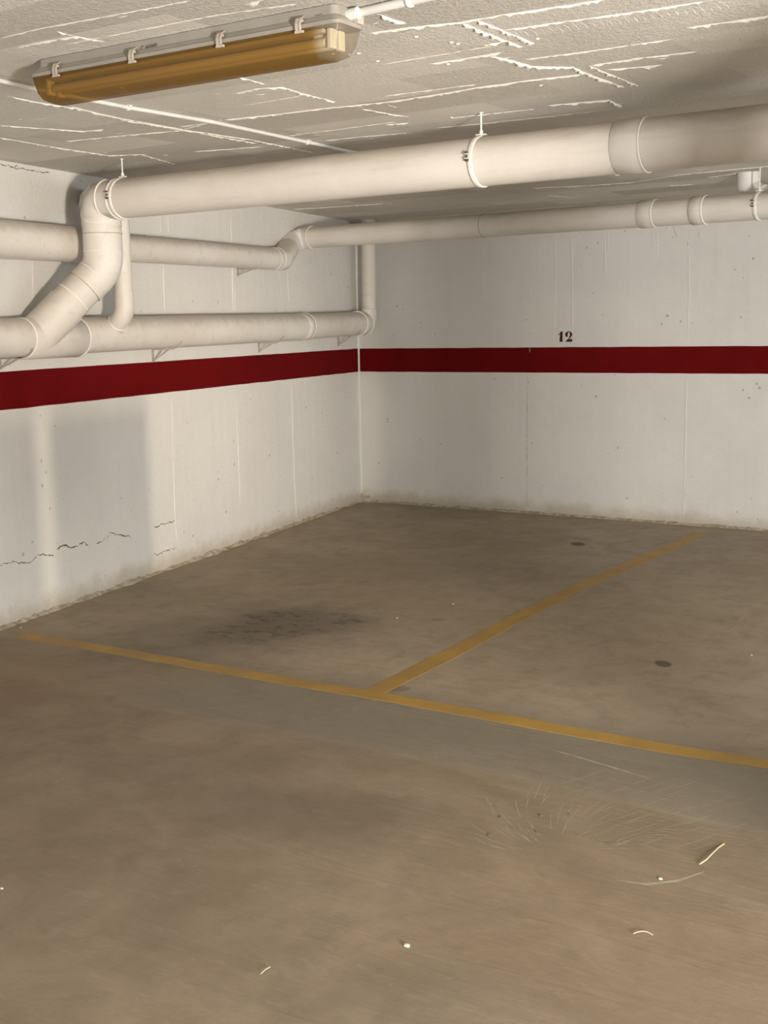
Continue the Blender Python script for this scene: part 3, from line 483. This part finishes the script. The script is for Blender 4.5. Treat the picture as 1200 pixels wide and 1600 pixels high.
# crumbled mortar fillet where the walls meet the floor
def fillet_strip(name, f, n, L, nrm, amp=1.0):
    bm = bmesh.new(); rows = []; nv = Vector(nrm)
    for i in range(n + 1):
        q = f(L * i / n); a = noise.noise(q * 5); b = noise.noise(q * 17 + Vector((3, 1, 0))); c = noise.noise(q * 41)
        h = max(.006, .016 + amp * (.012 * a + .009 * b + .004 * c)); w_ = max(.008, .026 + amp * (.018 * a + .014 * b + .008 * c))
        if L * i / n < .16: k = 1 - L * i / n / .16; h += .05 * k * (1 + c); w_ += .03 * k
        pr = [(-.01, -.01), (w_, -.004), (w_ * .75, h * .35), (w_ * .3, h * .75 + .006 * c), (.004, h), (-.01, h + .004)]
        rows.append([bm.verts.new(q + nv * o_ + Vector((0, 0, z))) for o_, z in pr])
    for i in range(n):
        for k in range(5): bm.faces.new((rows[i][k], rows[i + 1][k], rows[i + 1][k + 1], rows[i][k + 1]))
    return struct(link(name, bm, M['base']))
fillet_strip('baseboard_left', lambda s: LWP(s, 0, 0), 700, 7.5, NL, 1.2)
fillet_strip('baseboard_back', lambda s: Vector((s, 0, 0)), 600, 6.0, (0, -1, 0), .8)
# rounded mortar in the room corner
bm = bmesh.new(); tube(bm, [(.002, -.002, 0), (.002, -.002, HC)], .014, 16)
struct(link('trim_3', bm, M['wall']))

# column and added light-blocking boards out of the picture, between the ramp gap and the bays
def turned_box(name, c, sx, sy, z0, z1, ang, mat):
    bm = bmesh.new(); box(bm, (c[0], c[1], (z0 + z1) / 2), sx, sy, z1 - z0, Matrix.Rotation(ang, 3, 'Z'), .01)
    return struct(link(name, bm, mat))
SRC = Vector((8.3, -8.9, 0))
def az(a, k): return SRC + Vector((math.cos(math.radians(a)), math.sin(math.radians(a)), 0)) * k
c = az(129.2, 3.0); turned_box('trim_4', c, .30, .30, 0, HC, math.radians(129.2), M['conc'])
def light_blocker(name, a0, a1, bot, top):          # barrier board on slim posts, added unseen to shade the left wall
    p0, p1 = az(*a0), az(*a1); d = p1 - p0; L = d.length; m_ = (p0 + p1) / 2
    an = math.atan2(d.y, d.x); R3 = Matrix.Rotation(an, 3, 'Z'); bm = bmesh.new(); box(bm, (m_.x, m_.y, (bot + top) / 2), L, .012, top - bot, R3)
    for k in (.25, .75):
        q = p0.lerp(p1, k); box(bm, (q.x, q.y, (bot + .01) / 2), .008, .008, bot + .01, R3)
    return struct(link(name, bm, M['blocker']))
light_blocker('blocker_board_1', (144.4, 2.75), (148.95, 2.75), .66, 1.045); light_blocker('blocker_board_2', (149.75, 2.75), (168, 2.0), .66, 1.05)

# ------------------------------------------------------------------ pipes
def U(a, b): return (Vector(b) - Vector(a)).normalized()
# 1. big pipe under the ceiling, with its drop to the wall pipe
P1r, P1R = .104, .1045
A = Vector(P1E); Bf = Vector((6.9, -4.43, 2.292)); ax1 = U(A, Bf)
Dp = Vector((A.x, A.y, DROPZ)); J = Vector(J)
t = thing('overhead_drain_pipe', 'thick white drain pipe crossing below the ceiling, nearest the hanging light', 'pipe', A, None)
s0, s1 = Vector(P1_s0), Vector(P1_s1)
bm = bmesh.new(); tube(bm, [A + ax1 * .15, s0], P1r, 48); link('pipe', bm, M['pipe'], t)
bm = bmesh.new(); tube(bm, [s0 + ax1 * .01, Bf], P1r + .001, 48); link('pipe', bm, M['pipe'], t)
bm = bmesh.new(); sleeve(bm, s0, s1, P1r + .0005); o = link('coupling', bm, M['pipe'], t); lip(o, [(s1 - ax1 * .006, ax1, P1r + .0035, .008, .003)])
bm = bmesh.new(); ring(bm, s1 + ax1 * .001, ax1, P1r, .003, .0014); link('joint_seam', bm, M['seam'], t)
# elbow at the left end
e0 = A + ax1 * .175; e1 = A + Vector((0, 0, -.165))
bm = bmesh.new(); path = fillet([e0, A, e1], .062, 12); tube(bm, path, P1R, 48); elb = link('elbow', bm, M['pipe'], t)
lip(elb, [(A + ax1 * .065, ax1, P1R + .001, .012, .005), (A + ax1 * .15, ax1, P1R, .012, .006)])
dn = Vector((0, 0, -1))
bm = bmesh.new(); tube(bm, [A + dn * .085, A + dn * .135], P1R + .0035, 48, True); link('socket', bm, M['pipe'], elb)
nh = Vector((.54, -.83, 0)).normalized(); loop = []
for k in range(49):
    a_ = 2 * math.pi * k / 48; dv = Vector((math.cos(a_), math.sin(a_), 0))
    loop.append(A + dn * (.052 + .075 * dv.dot(nh)) + dv * (P1R + .002))
bm = bmesh.new(); tube(bm, loop, .0042, 8, False); link('socket_lip', bm, M['lip'], elb)
bm = bmesh.new(); ring(bm, A + dn * .175, dn, .1058, .004, .0015); link('joint_seam', bm, M['seam'], t)
# drop with 45 degree bend, then the slanting run into the wall pipe
dg = U(Dp, J)
b0 = Dp + Vector((0, 0, .20)); b1 = Dp + dg * .15
bm = bmesh.new(); tube(bm, [A + dn * .13, b0], .100, 48); link('drop_pipe', bm, M['pipe'], t)
bm = bmesh.new(); tube(bm, fillet([b0, Dp, b1], .16, 10), .1055, 48); bend = link('bend', bm, M['pipe'], t)
lip(bend, [(Dp + Vector((0, 0, .085)), dn, .1055, .006, .002), (Dp + dg * .075, dg, .1055, .006, .0025)])
bm = bmesh.new(); ring(bm, b1 + dg * .0015, dg, .1045, .003, .0015); link('joint_seam', bm, M['seam'], bend)
bm = bmesh.new(); tube(bm, [b1 - dg * .02, J + dg * .02], .101, 48); link('slanting_pipe', bm, M['pipe'], t)
bm = bmesh.new(); ring(bm, b1 + dg * .09, dg, .101, .010, .003); link('socket_lip', bm, M['lip'], t)
# thinner stub from the elbow back into the wall
sb = Vector((A.x - .03, A.y + .02, 2.355)); we = Vector((.735, -3.93, 2.36))
bm = bmesh.new(); tube(bm, [sb, we], .048, 32); link('wall_stub', bm, M['pipe'], t)

# 2. pipe along the left wall below the others
t = thing('wall_drain_pipe', 'thick white drain pipe along the left wall, just above the red stripe', 'pipe', Vector(L1[1]), None)
a, b, c = map(Vector, L1); ax = U(a, b); axb = U(b, c)
far = a - ax * 2.2
bm = bmesh.new(); tube(bm, [far, b], .1035, 48); link('pipe', bm, M['pipe'], t)
bm = bmesh.new(); tube(bm, [b - axb * .05, c], .1005, 48); link('pipe', bm, M['pipe'], t)
R0, R1 = Vector(L1rings[0]), Vector(L1rings[1])
bm = bmesh.new(); sleeve(bm, R0 - ax * .02, R1, .1075)
tube(bm, [J - dg * .26, J], .1085, 48, True)
wy = link('wye_fitting', bm, M['pipe'], t)
lip(wy, [(R1 - ax * .006, ax, .1095, .014, .006), (R0 - ax * .01, ax, .1085, .012, .0025)])
bm = bmesh.new(); sleeve(bm, Vector(L1rings[2]) - axb * .02, Vector(L1rings[2]) + axb * .09, .1035); cp = link('coupling', bm, M['pipe'], t)
bm = bmesh.new(); ring(bm, Vector(L1rings[2]) + axb * .085, axb, .105, .014, .005); link('socket_lip', bm, M['lip'], cp)
# end elbow into the corner riser
cv = Vector(CV[1]); cvt = Vector((cv.x, cv.y, 1.76))
bm = bmesh.new(); tube(bm, [c - axb * .12, c + axb * .03], .1045, 48)
tube(bm, fillet([c, Vector((cv.x, cv.y, 1.612)) , Vector((cv.x, cv.y, 1.73))], .06, 8), [.1, ] + [.068] * 10, 32)
ee = link('elbow', bm, M['pipe'], t)
lip(ee, [(c - axb * .115, axb, .104, .014, .006), (c + axb * .02, axb, .1045, .012, .004)])
# small wye that takes the thin drop pipe
sm0, sm1, sm2 = map(Vector, SM)
ds = U(sm1, sm2)
bm = bmesh.new(); tube(bm, [sm2 - ds * .065, sm2 + ds * .03], .064, 32); ring(bm, sm2 - ds * .062, ds, .064, .010, .003, 32); wy2 = link('branch_socket', bm, M['pipe'], t)

# 3. corner riser
t = thing('corner_riser_pipe', 'white vertical pipe standing in the corner between the two long pipes', 'pipe', (cv.x, cv.y, 1.7), None)
bm = bmesh.new(); tube(bm, [(cv.x, cv.y, 1.70), (CV[0][0] + .003, CV[0][1], HC)], .063, 32); link('pipe', bm, M['pipe'], t)
bm = bmesh.new(); ring(bm, (cv.x, cv.y, 1.73), (0, 0, 1), .067, .01, .003, 32); link('socket_lip', bm, M['pipe'], t)

# 4. thin drop pipe behind the elbow
t = thing('thin_drop_pipe', 'thinner white vertical pipe just right of the thick bent drop pipe', 'pipe', sm1, None)
bm = bmesh.new(); tube(bm, fillet([(sm0.x + .01, -4.25, 2.30), (sm0.x, sm0.y, 2.24), (sm0.x, sm0.y, sm1.z + .08)], .06, 6), .052, 32); link('pipe', bm, M['pipe'], t)
bm = bmesh.new(); m1 = Vector((sm0.x, sm0.y, sm1.z)); tube(bm, fillet([m1 + Vector((0, 0, .12)), m1, sm2], .09, 8), .056, 32); el = link('elbow', bm, M['pipe'], t)
bm = bmesh.new(); ring(bm, m1 + Vector((0, 0, .118)), dn, .053, .005, .0025, 32); link('joint_seam', bm, M['seam'], el)
bm = bmesh.new(); ring(bm, lerp(m1, sm2, .45), U(m1, sm2), .057, .010, .004, 32); link('socket_lip', bm, M['lip'], el)

# 5. upper wall pipe that bends up and follows the back wall
t = thing('back_wall_drain_pipe', 'long white pipe from upper left wall bending up and following the back wall', 'pipe', Vector(P2S), None)
a, b, c = map(Vector, L2); ps = Vector(P2S); pf = Vector(P2far); ax2 = U(ps, pf); axl = U(a, c)
red = Vector((.903, -4.12, 2.083))
red = lerp(a, c, ((Vector(L2[1]) - a).length) / (c - a).length)
bm = bmesh.new(); tube(bm, [a - axl * 2.2, red - axl * .02], .1005, 48); link('pipe', bm, M['pipe'], t)
bm = bmesh.new(); tube(bm, [red - axl * .06, red + axl * .0, red + axl * .05, red + axl * .10], [.1045, .1045, .088, .086], 48); link('reducer', bm, M['pipe'], t)
bm = bmesh.new(); tube(bm, [red, c - axl * .13], .081, 48); link('pipe', bm, M['pipe'], t)
up2 = U(c, ps)
bm = bmesh.new(); tube(bm, fillet([c - axl * .15, c, lerp(c, ps, .5)], .12, 8), .0845, 40); el = link('elbow', bm, M['pipe'], t)
bm = bmesh.new(); ring(bm, c - axl * .085, axl, .0845, .010, .003); link('socket_lip', bm, M['lip'], el)
bm = bmesh.new(); tube(bm, fillet([lerp(c, ps, .28), ps, ps + ax2 * .16], .11, 8), .0835, 40); el = link('elbow', bm, [M['fit']], t)
r0, r1 = Vector(P2_r0), Vector(P2_r1)
bm = bmesh.new(); tube(bm, [r0 + ax2 * .02, r1 + ax2 * .06], .0865, 40, True); ring(bm, r1 + ax2 * .055, ax2, .0865, .012, .005); link('socket', bm, [M['pipe']], t)
j = Vector(P2_j); q0, q1 = Vector(P2_s0), Vector(P2_s1); k0, k1 = Vector(P2_c0), Vector(P2_c1)
bm = bmesh.new(); tube(bm, [r1, j], .0825, 48); link('pipe', bm, M['pipe'], t)
bm = bmesh.new(); tube(bm, [j, q0 + ax2 * .01], .0825, 48); link('pipe', bm, M['pipe'], t)
bm = bmesh.new(); ring(bm, j, ax2, .0825, .005, .0015); link('joint_seam', bm, M['seam'], t)
bm = bmesh.new(); tube(bm, [q1 - ax2 * .01, pf], .0825, 48); link('pipe', bm, M['pipe'], t)
bm = bmesh.new(); sleeve(bm, q0, q1, .0855); cpl = link('coupling', bm, M['pipe'], t)
bm = bmesh.new(); ring(bm, q1 - ax2 * .006, ax2, .088, .010, .004); link('socket_lip', bm, M['lip'], cpl)
bm = bmesh.new(); sleeve(bm, k0, k1, .0850); cpl = link('coupling', bm, M['pipe'], t)
bm = bmesh.new(); ring(bm, k1 - ax2 * .004, ax2, .087, .012, .005); link('socket_lip', bm, M['lip'], cpl)
bm = bmesh.new(); ring(bm, k0 + ax2 * .0, ax2, .0865, .004, .002); link('joint_seam', bm, M['seam'], cpl)

# 6. outlet coming out of the ceiling behind it
ox, oy, oz = OUT[0]
t = thing('ceiling_outlet_elbow', 'bright white pipe elbow coming out of the ceiling at the right edge', 'pipe fitting', (ox, oy, HC), None)
bm = bmesh.new(); tube(bm, fillet([(ox, oy, HC + .02), (ox, oy, 2.40), (ox + .16, oy - .03, 2.30)], .06, 8), [.072] * 11, 32); el = link('elbow', bm, M['fit'], t)
bm = bmesh.new(); tube(bm, [(ox + .085, oy - .015, 2.345), (ox + .9, oy - .08, 2.33)], .062, 32); link('pipe', bm, M['fit'], t)
bm = bmesh.new(); ring(bm, (ox + .085, oy - .015, 2.352), (1, -.15, -.45), .069, .014, .005, 32); link('socket_lip', bm, M['lip'], t)

# hangers
def hanger(c, ax, r, label, side=-1):
    c = Vector(c); ax = Vector(ax).normalized(); t = thing('pipe_hanger', label, 'pipe hanger', (c.x, c.y, HC), 'rod hangers under the ceiling')
    bm = bmesh.new(); tube(bm, [(c.x, c.y, HC + .01), (c.x, c.y, c.z + r + .012)], .0042, 12)
    tube(bm, [(c.x, c.y, HC), (c.x, c.y, HC - .004)], .009, 12); link('rod', bm, M['clamp'], t)
    bm = bmesh.new(); tube(bm, [(c.x, c.y, c.z + r + .028), (c.x, c.y, c.z + r + .004)], .0085, 6)
    box(bm, (c.x, c.y, c.z + r + .010), .045, .022, .006, None, .001); link('nut', bm, M['clamp'], t)
    bm = bmesh.new(); ring(bm, c, ax, r + .0015, .022, .0045, 48); cl = link('clamp_ring', bm, M['clamp'], t)
    # closing lugs with a bolt on the viewer's side
    s = ax.cross(Vector((0, 0, 1))).normalized()
    if s.y > 0: s = -s
    lc = c + s * (r + .014) + Vector((0, 0, .012))
    bm = bmesh.new(); R3 = Matrix((ax, s, Vector((0, 0, 1)))).transposed()
    box(bm, lc + Vector((0, 0, .009)), .022, .028, .004, R3, .0008); box(bm, lc - Vector((0, 0, .009)), .022, .028, .004, R3, .0008); link('lug', bm, M['clamp'], cl)
    bm = bmesh.new(); tube(bm, [lc + Vector((0, 0, .022)) - ax * .006, lc - Vector((0, 0, .022)) - ax * .006], .0045, 8); tube(bm, [lc - Vector((0, 0, .012)) - ax * .006, lc - Vector((0, 0, .019)) - ax * .006], .009, 6)
    tube(bm, [lc + Vector((0, 0, .012)) - ax * .006, lc + Vector((0, 0, .018)) - ax * .006], .009, 6); link('bolt', bm, M['bolt'], cl)
    return t
hanger(P1_clamp0, ax1, P1r, 'white rod hanger around the thick ceiling pipe, beside its left elbow')
hanger(P1_clamp1, ax1, P1r, 'white rod hanger around the middle of the thick ceiling pipe')
hanger(P2_clamp, ax2, .0825, 'white rod hanger on the farther pipe, at the right edge under the ceiling')

# brackets under the wall pipes
def bracket(p, r, label, zc, gp='steel brackets carrying the wall pipes'):
    p = Vector(p); s = (Vector((ST, -CT, 0))); n = Vector(NL); z0 = p.z
    t = thing('pipe_bracket', label, 'pipe bracket', p, gp)
    R3 = Matrix((s, n, Vector((0, 0, 1)))).transposed(); zb = zc - r
    bm = bmesh.new(); h = zb - z0 + .03; box(bm, p + n * .003 + Vector((0, 0, h / 2)), .022, .006, h, R3, .001); link('wall_plate', bm, M['brack'], t)
    reach = .13
    bm = bmesh.new(); box(bm, p + n * (reach / 2 + .01) + Vector((0, 0, zb - z0 - .004)), .014, reach + .02, .005, R3, .001); link('arm', bm, M['brack'], t)
    bm = bmesh.new()
    for q in (-.006, .006):
        a_ = p + n * .006 + s * q * .4 + Vector((0, 0, .008)); b_ = p + n * (reach * .92) + s * q * 1.5 + Vector((0, 0, zb - z0 - .006)); tube(bm, [a_, b_], .0032, 8)
    link('brace', bm, M['brack'], t)
    bm = bmesh.new(); cen = p + n * .13; cen.z = zc; pts = []
    for k in range(9):
        an = math.radians(-95 + k * 8); pts.append(cen + (n * math.cos(an) + Vector((0, 0, math.sin(an)))) * (r + .004))
    tube(bm, pts, .0030, 8); link('hook', bm, M['brack'], t)
bracket(BR[0], .1035, 'painted steel bracket at the photo left edge under the lower pipe', 1.563)
bracket(BR[1], .1035, 'painted steel bracket under the lower pipe, second from the photo left edge', 1.573)
bracket(BR[2], .1035, 'painted steel bracket under the lower pipe, third from the photo left edge', 1.583)
bracket(BR[3], .1005, 'painted steel bracket under the lower pipe, nearest the room corner', 1.608)
bracket((BR[4][0], BR[4][1], BR[4][2]), .081, 'painted steel bracket under the upper left wall pipe', 2.097)

# ------------------------------------------------------------------ conduits
def conduit(pts, r, label, clips):
    t = thing('cable_conduit', label, 'conduit', pts[len(pts) // 2], None)
    bm = bmesh.new(); tube(bm, fillet(pts, .3, 3), r, 16); link('tube', bm, M['cond'], t)
    for k in clips:
        a = Vector(pts[k]); d = U(pts[k - 1], pts[k]); s = d.cross(Vector((0, 0, 1)))
        bm = bmesh.new(); ring(bm, a, d, r + .001, .014, .004, 20)
        box(bm, a + Vector((0, 0, r * .5)), .014, r * 2 + .018, r, Matrix((d, s, Vector((0, 0, 1)))).transposed(), .001); link('clip', bm, M['cond'], t)
conduit(COND1, .0085, 'thin white cable conduit on the ceiling running from the lamp to the thick pipe', (4, 6))
conduit(COND2, .0125, 'short white cable conduit leaving the right end of the lamp', (2,))

# ------------------------------------------------------------------ ceiling lamp
xl, xr, yn, yf = 2.885, 4.155, -6.245, -6.112
t = thing('fluorescent_light', 'long grey ceiling light with yellowed clear cover and four clips', 'ceiling light', ((xl + xr) / 2, (yn + yf) / 2, HC))
def rrect(x0, x1, y0, y1, z, r, n=5):
    out = []
    for cx, cy, a0 in ((x1 - r, y1 - r, 0), (x0 + r, y1 - r, 90), (x0 + r, y0 + r, 180), (x1 - r, y0 + r, 270)):
        for k in range(n + 1):
            a_ = math.radians(a0 + 90 * k / n); out.append(Vector((cx + r * math.cos(a_), cy + r * math.sin(a_), z)))
    return out
def loft(bm, loops, cap0=True, cap1=True):
    R_ = [[bm.verts.new(q) for q in L] for L in loops]
    for i in range(len(R_) - 1):
        n = len(R_[i])
        for k in range(n): f = bm.faces.new((R_[i][k], R_[i][(k + 1) % n], R_[i + 1][(k + 1) % n], R_[i + 1][k])); f.smooth = False
    if cap0: bm.faces.new(R_[0])
    if cap1: bm.faces.new(R_[-1])
bm = bmesh.new()
loft(bm, [rrect(xl + .03, xr - .022, yn + .018, yf - .018, HC - .002, .02), rrect(xl + .026, xr - .02, yn + .016, yf - .016, HC - .028, .02), rrect(xl + .010, xr - .012, yn + .010, yf - .010, HC - .036, .02),
          rrect(xl + .006, xr - .006, yn + .004, yf - .004, HC - .046, .02), rrect(xl, xr, yn, yf, HC - .047, .022), rrect(xl, xr, yn, yf, HC - .058, .022), rrect(xl + .006, xr - .006, yn + .006, yf - .006, HC - .058, .02)])
link('housing', bm, M['housing'], t)
bm = bmesh.new(); z = HC - .058
loft(bm, [rrect(xl + .004, xr - .004, yn + .004, yf - .004, z, .02), rrect(xl + .008, xr - .008, yn + .006, yf - .006, z - .02, .02), rrect(xl + .016, xr - .016, yn + .010, yf - .010, z - .05, .022),
          rrect(xl + .030, xr - .030, yn + .018, yf - .018, z - .072, .024), rrect(xl + .055, xr - .055, yn + .034, yf - .034, z - .084, .026)], False, True)
dfz = link('diffuser', bm, M['amber'], t)
for p_ in dfz.data.polygons: p_.use_smooth = True
bm = bmesh.new(); box(bm, ((xl + xr) / 2, (yn + yf) / 2, z - .008), xr - xl - .14, .085, .012, None, .003); link('reflector', bm, M['reflector'], t)
for yy in (yn + .045, yf - .045):
    bm = bmesh.new(); tube(bm, [(xl + .075, yy, z - .038), (xr - .075, yy, z - .038)], .013, 20); link('fluorescent_tube', bm, M['tube'], t)
    for xx in (xl + .055, xr - .055):
        bm = bmesh.new(); box(bm, (xx, yy, z - .030), .016, .030, .056, None, .004); link('tube_socket', bm, M['socket'], t)
bm = bmesh.new(); box(bm, (xr - .10, (yn + yf) / 2, z - .025), .05, .03, .03, None, .003); link('starter', bm, M['socket'], t)
def clip(x):
    bm = bmesh.new()
    P = [(yn + .010, HC - .022), (yn - .004, HC - .030), (yn - .010, HC - .046), (yn - .009, HC - .062), (yn - .003, HC - .070)]
    for dx, w_ in ((-.006, .009), (.006, .007)):
        rows = [[bm.verts.new((x + dx + s_ * w_ / 2, y_ + o_, z_)) for s_, o_ in ((-1, 0), (1, 0), (1, .004), (-1, .004))] for y_, z_ in P]
        for i in range(len(rows) - 1):
            for k in range(4): bm.faces.new((rows[i][k], rows[i][(k + 1) % 4], rows[i + 1][(k + 1) % 4], rows[i + 1][k]))
        bm.faces.new(rows[0]); bm.faces.new(rows[-1])
    box(bm, (x + .001, yn - .004, HC - .068), .030, .008, .007, None, .001)
    tube(bm, [(x - .013, yn - .002, HC - .038), (x + .013, yn - .002, HC - .038)], .0035, 8)
    link('clip', bm, M['clip'], t)
for x in (xl + .135, xl + .48, xl + .84, xr - .135): clip(x)
bm = bmesh.new(); tube(bm, [(xr - .03, yf - .05, HC - .022), (xr + .012, yf - .05, HC - .020)], .017, 16); link('cable_gland', bm, M['cond'], t)
bm = bmesh.new(); box(bm, (xr - .012, yf - .022, HC - .030), .034, .03, .03, None, .004); link('latch', bm, M['clip'], t)

def text_mesh(name, s, size, origin, xd, zd, mat, parent=None, ext=.0004, shear=0.0, squeeze=1.0, font_off=0.0):
    cu = bpy.data.curves.new(name, 'FONT'); cu.body = s; cu.size = size; cu.extrude = ext; cu.shear = shear; cu.offset = font_off
    o = bpy.data.objects.new(name, cu); COL.objects.link(o)
    dg_ = bpy.context.evaluated_depsgraph_get(); me = bpy.data.meshes.new_from_object(o.evaluated_get(dg_))
    bpy.data.objects.remove(o); xd = Vector(xd).normalized(); zd = Vector(zd).normalized(); nd_ = xd.cross(zd)
    for v in me.vertices: v.co = Vector(origin) + xd * v.co.x * squeeze + zd * v.co.y + nd_ * v.co.z
    me.materials.clear(); me.materials.append(mat)
    o = bpy.data.objects.new(name, me); COL.objects.link(o)
    if parent is not None: o.parent = parent; o.matrix_parent_inverse = Matrix.Translation(parent.location).inverted()
    return o
M['ink'] = plain('faded_marker_ink', (.14, .12, .09), .8, .1, .3, 200)
text_mesh('marker_writing', 'C AEM2', .018, (xl + .50, yn + .0145, HC - .033), (1, 0, 0), (0, -.05, 1), M['ink'], t, .0004, .25, 1.15)
text_mesh('marker_writing', '~-~', .016, (xr - .09, yn + .0145, HC - .030), (1, 0, 0), (0, -.05, 1), M['ink'], t, .0004, .25, 1.0)

# ------------------------------------------------------------------ painted bay number 12
x0, z1 = NUM[0][0], NUM[0][2]; x1_, z0 = NUM[1][0], NUM[1][2]
Hn = z1 - z0; 
t = thing('painted_number', 'dark red stencilled number 12 on the back wall above the red stripe', 'number', ((x0 + x1_) / 2, 0, z0))
def digit(polys, ox, sc_):
    bm = bmesh.new()
    for poly in polys:
        f_ = [bm.verts.new((ox + u * sc_, -.0012, z0 + v * Hn)) for u, v in poly]; g_ = [bm.verts.new((ox + u * sc_, .0005, z0 + v * Hn)) for u, v in poly]
        n = len(poly)
        for i in range(n): bm.faces.new((f_[i], f_[(i + 1) % n], g_[(i + 1) % n], g_[i]))
        fc = bm.faces.new(f_); bmesh.ops.triangulate(bm, faces=[fc])
    link('digit', bm, M['num'], t)
one = [[(.24, 1.0), (.42, 1.0), (.42, .05), (.44, 0), (.14, 0), (.20, .05), (.20, .86)], [(.0, .66), (.035, .62), (.20, .78), (.22, .90)]]
def arc(cx, cy, rx, ry, a0, a1, n=14): return [(cx + rx * math.cos(math.radians(a0 + (a1 - a0) * k / n)), cy + ry * math.sin(math.radians(a0 + (a1 - a0) * k / n))) for k in range(n + 1)]
left_b = arc(.33, .70, .33, .30, 95, 235) + [(.235, .50), (.23, .62), (.23, .78), (.27, .93)]
right_b = [(.42, .93), (.45, .80), (.45, .66), (.42, .52), (.33, .34), (.42, .30), (.52, .42)] + arc(.35, .70, .31, .30, -40, 75)
topb = arc(.34, .95, .12, .05, 0, 360, 12)[:-1]
foot = [(.0, 0), (.66, 0), (.66, .30), (.58, .24), (.38, .28), (.30, .30)]
digit(one, x0, .096)
digit([left_b, right_b, topb, foot], x1_ - .062, .0935)

# ------------------------------------------------------------------ parking lines
def line(name, pts, hw, label):
    bm = bmesh.new(); P = []
    for i in range(len(pts) - 1):
        a, b = Vector(pts[i]), Vector(pts[i + 1]); n = max(1, int((b - a).length / .04))
        for k in range(n): P.append(a.lerp(b, k / n))
    P.append(Vector(pts[-1])); rows = []
    for i, q in enumerate(P):
        d = (P[min(i + 1, len(P) - 1)] - P[max(i - 1, 0)]).normalized(); s = Vector((-d.y, d.x, 0))
        a = hw * (1 + .06 * noise.noise(q * 9)); b = hw * (1 + .06 * noise.noise(q * 9 + Vector((5, 5, 0))))
        rows.append((bm.verts.new(q + s * a + Vector((0, 0, -.001))), bm.verts.new(q + s * a + Vector((0, 0, .0012))), bm.verts.new(q - s * b + Vector((0, 0, .0012))), bm.verts.new(q - s * b + Vector((0, 0, -.001)))))
    for i in range(len(rows) - 1):
        for k in range(3): bm.faces.new((rows[i][k], rows[i + 1][k], rows[i + 1][k + 1], rows[i][k + 1]))
    return tag(link(name, bm, M['yellow']), label, 'floor line')
line('parking_line', [(x, y, 0) for x, y, _ in LINEA], .050, 'long yellow line across the front of the parking bays')
line('parking_line', [(x, y - (0.0 if i else -.0), 0) for i, (x, y, _) in enumerate([(3.325, -4.875, 0)] + LINEB[1:])], .052, 'yellow dividing line running back from the front line to the wall')

# ------------------------------------------------------------------ small litter
DL = {0: 'longest pale straw stalk curving on the floor at lower right', 1: 'short pale straw bit on the floor below the long stalk', 2: 'short straight straw bit on the lower left floor',
      3: 'pale chip casting a small shadow on the lower middle floor', 4: 'white paint chip left of the yellow dividing line, nearer it', 5: 'white paint chip between the oil patch and dividing line, farther from the line',
      6: 'tiny white chip just left of the long straw stalk', 7: 'white chip at the left end of the long yellow line', 8: 'dark pebble on the scuffed floor, leftmost of the upper three', 9: 'dark pebble on the scuffed floor, middle of the upper three',
      10: 'dark pebble on the scuffed floor, rightmost of the upper three', 11: 'dark pebble below the other pebbles on the scuffed floor', 12: 'small chip at the left edge of the foreground floor', 13: 'dark crumb on the right bay floor near the back wall', 14: 'tiny white chip at the right edge of the right bay'}
for i, (k, pts) in enumerate(DEB):
    if k == 'straw':
        bm = bmesh.new(); pp = [Vector((x, y, .004 + .003 * math.sin(j_ * 1.3))) for j_, (x, y, _) in enumerate(pts)]
        r_ = .0022 if i == 0 else .0013; tube(bm, fillet(pp, .05, 3), r_, 8); tag(link('straw_stalk', bm, M['straw']), DL[i], 'straw')
    else:
        bm = bmesh.new(); s_ = .0075 if i == 3 else (.0048 if k == 'chip' else .0045)
        bmesh.ops.create_icosphere(bm, subdivisions=2, radius=s_)
        for v in bm.verts:
            v.co *= 1 + .35 * noise.noise(v.co * 140 + Vector((i, 0, 0))); v.co.z *= .55; v.co.x *= 1.25
            v.co += Vector((pts[0][0], pts[0][1], s_ * .45))
        dk = (k == 'pebble' or i == 13)
        tag(link('pebble' if dk else 'paint_chip', bm, M['pebble'] if dk else M['chip']), DL[i], 'pebble' if dk else 'chip')
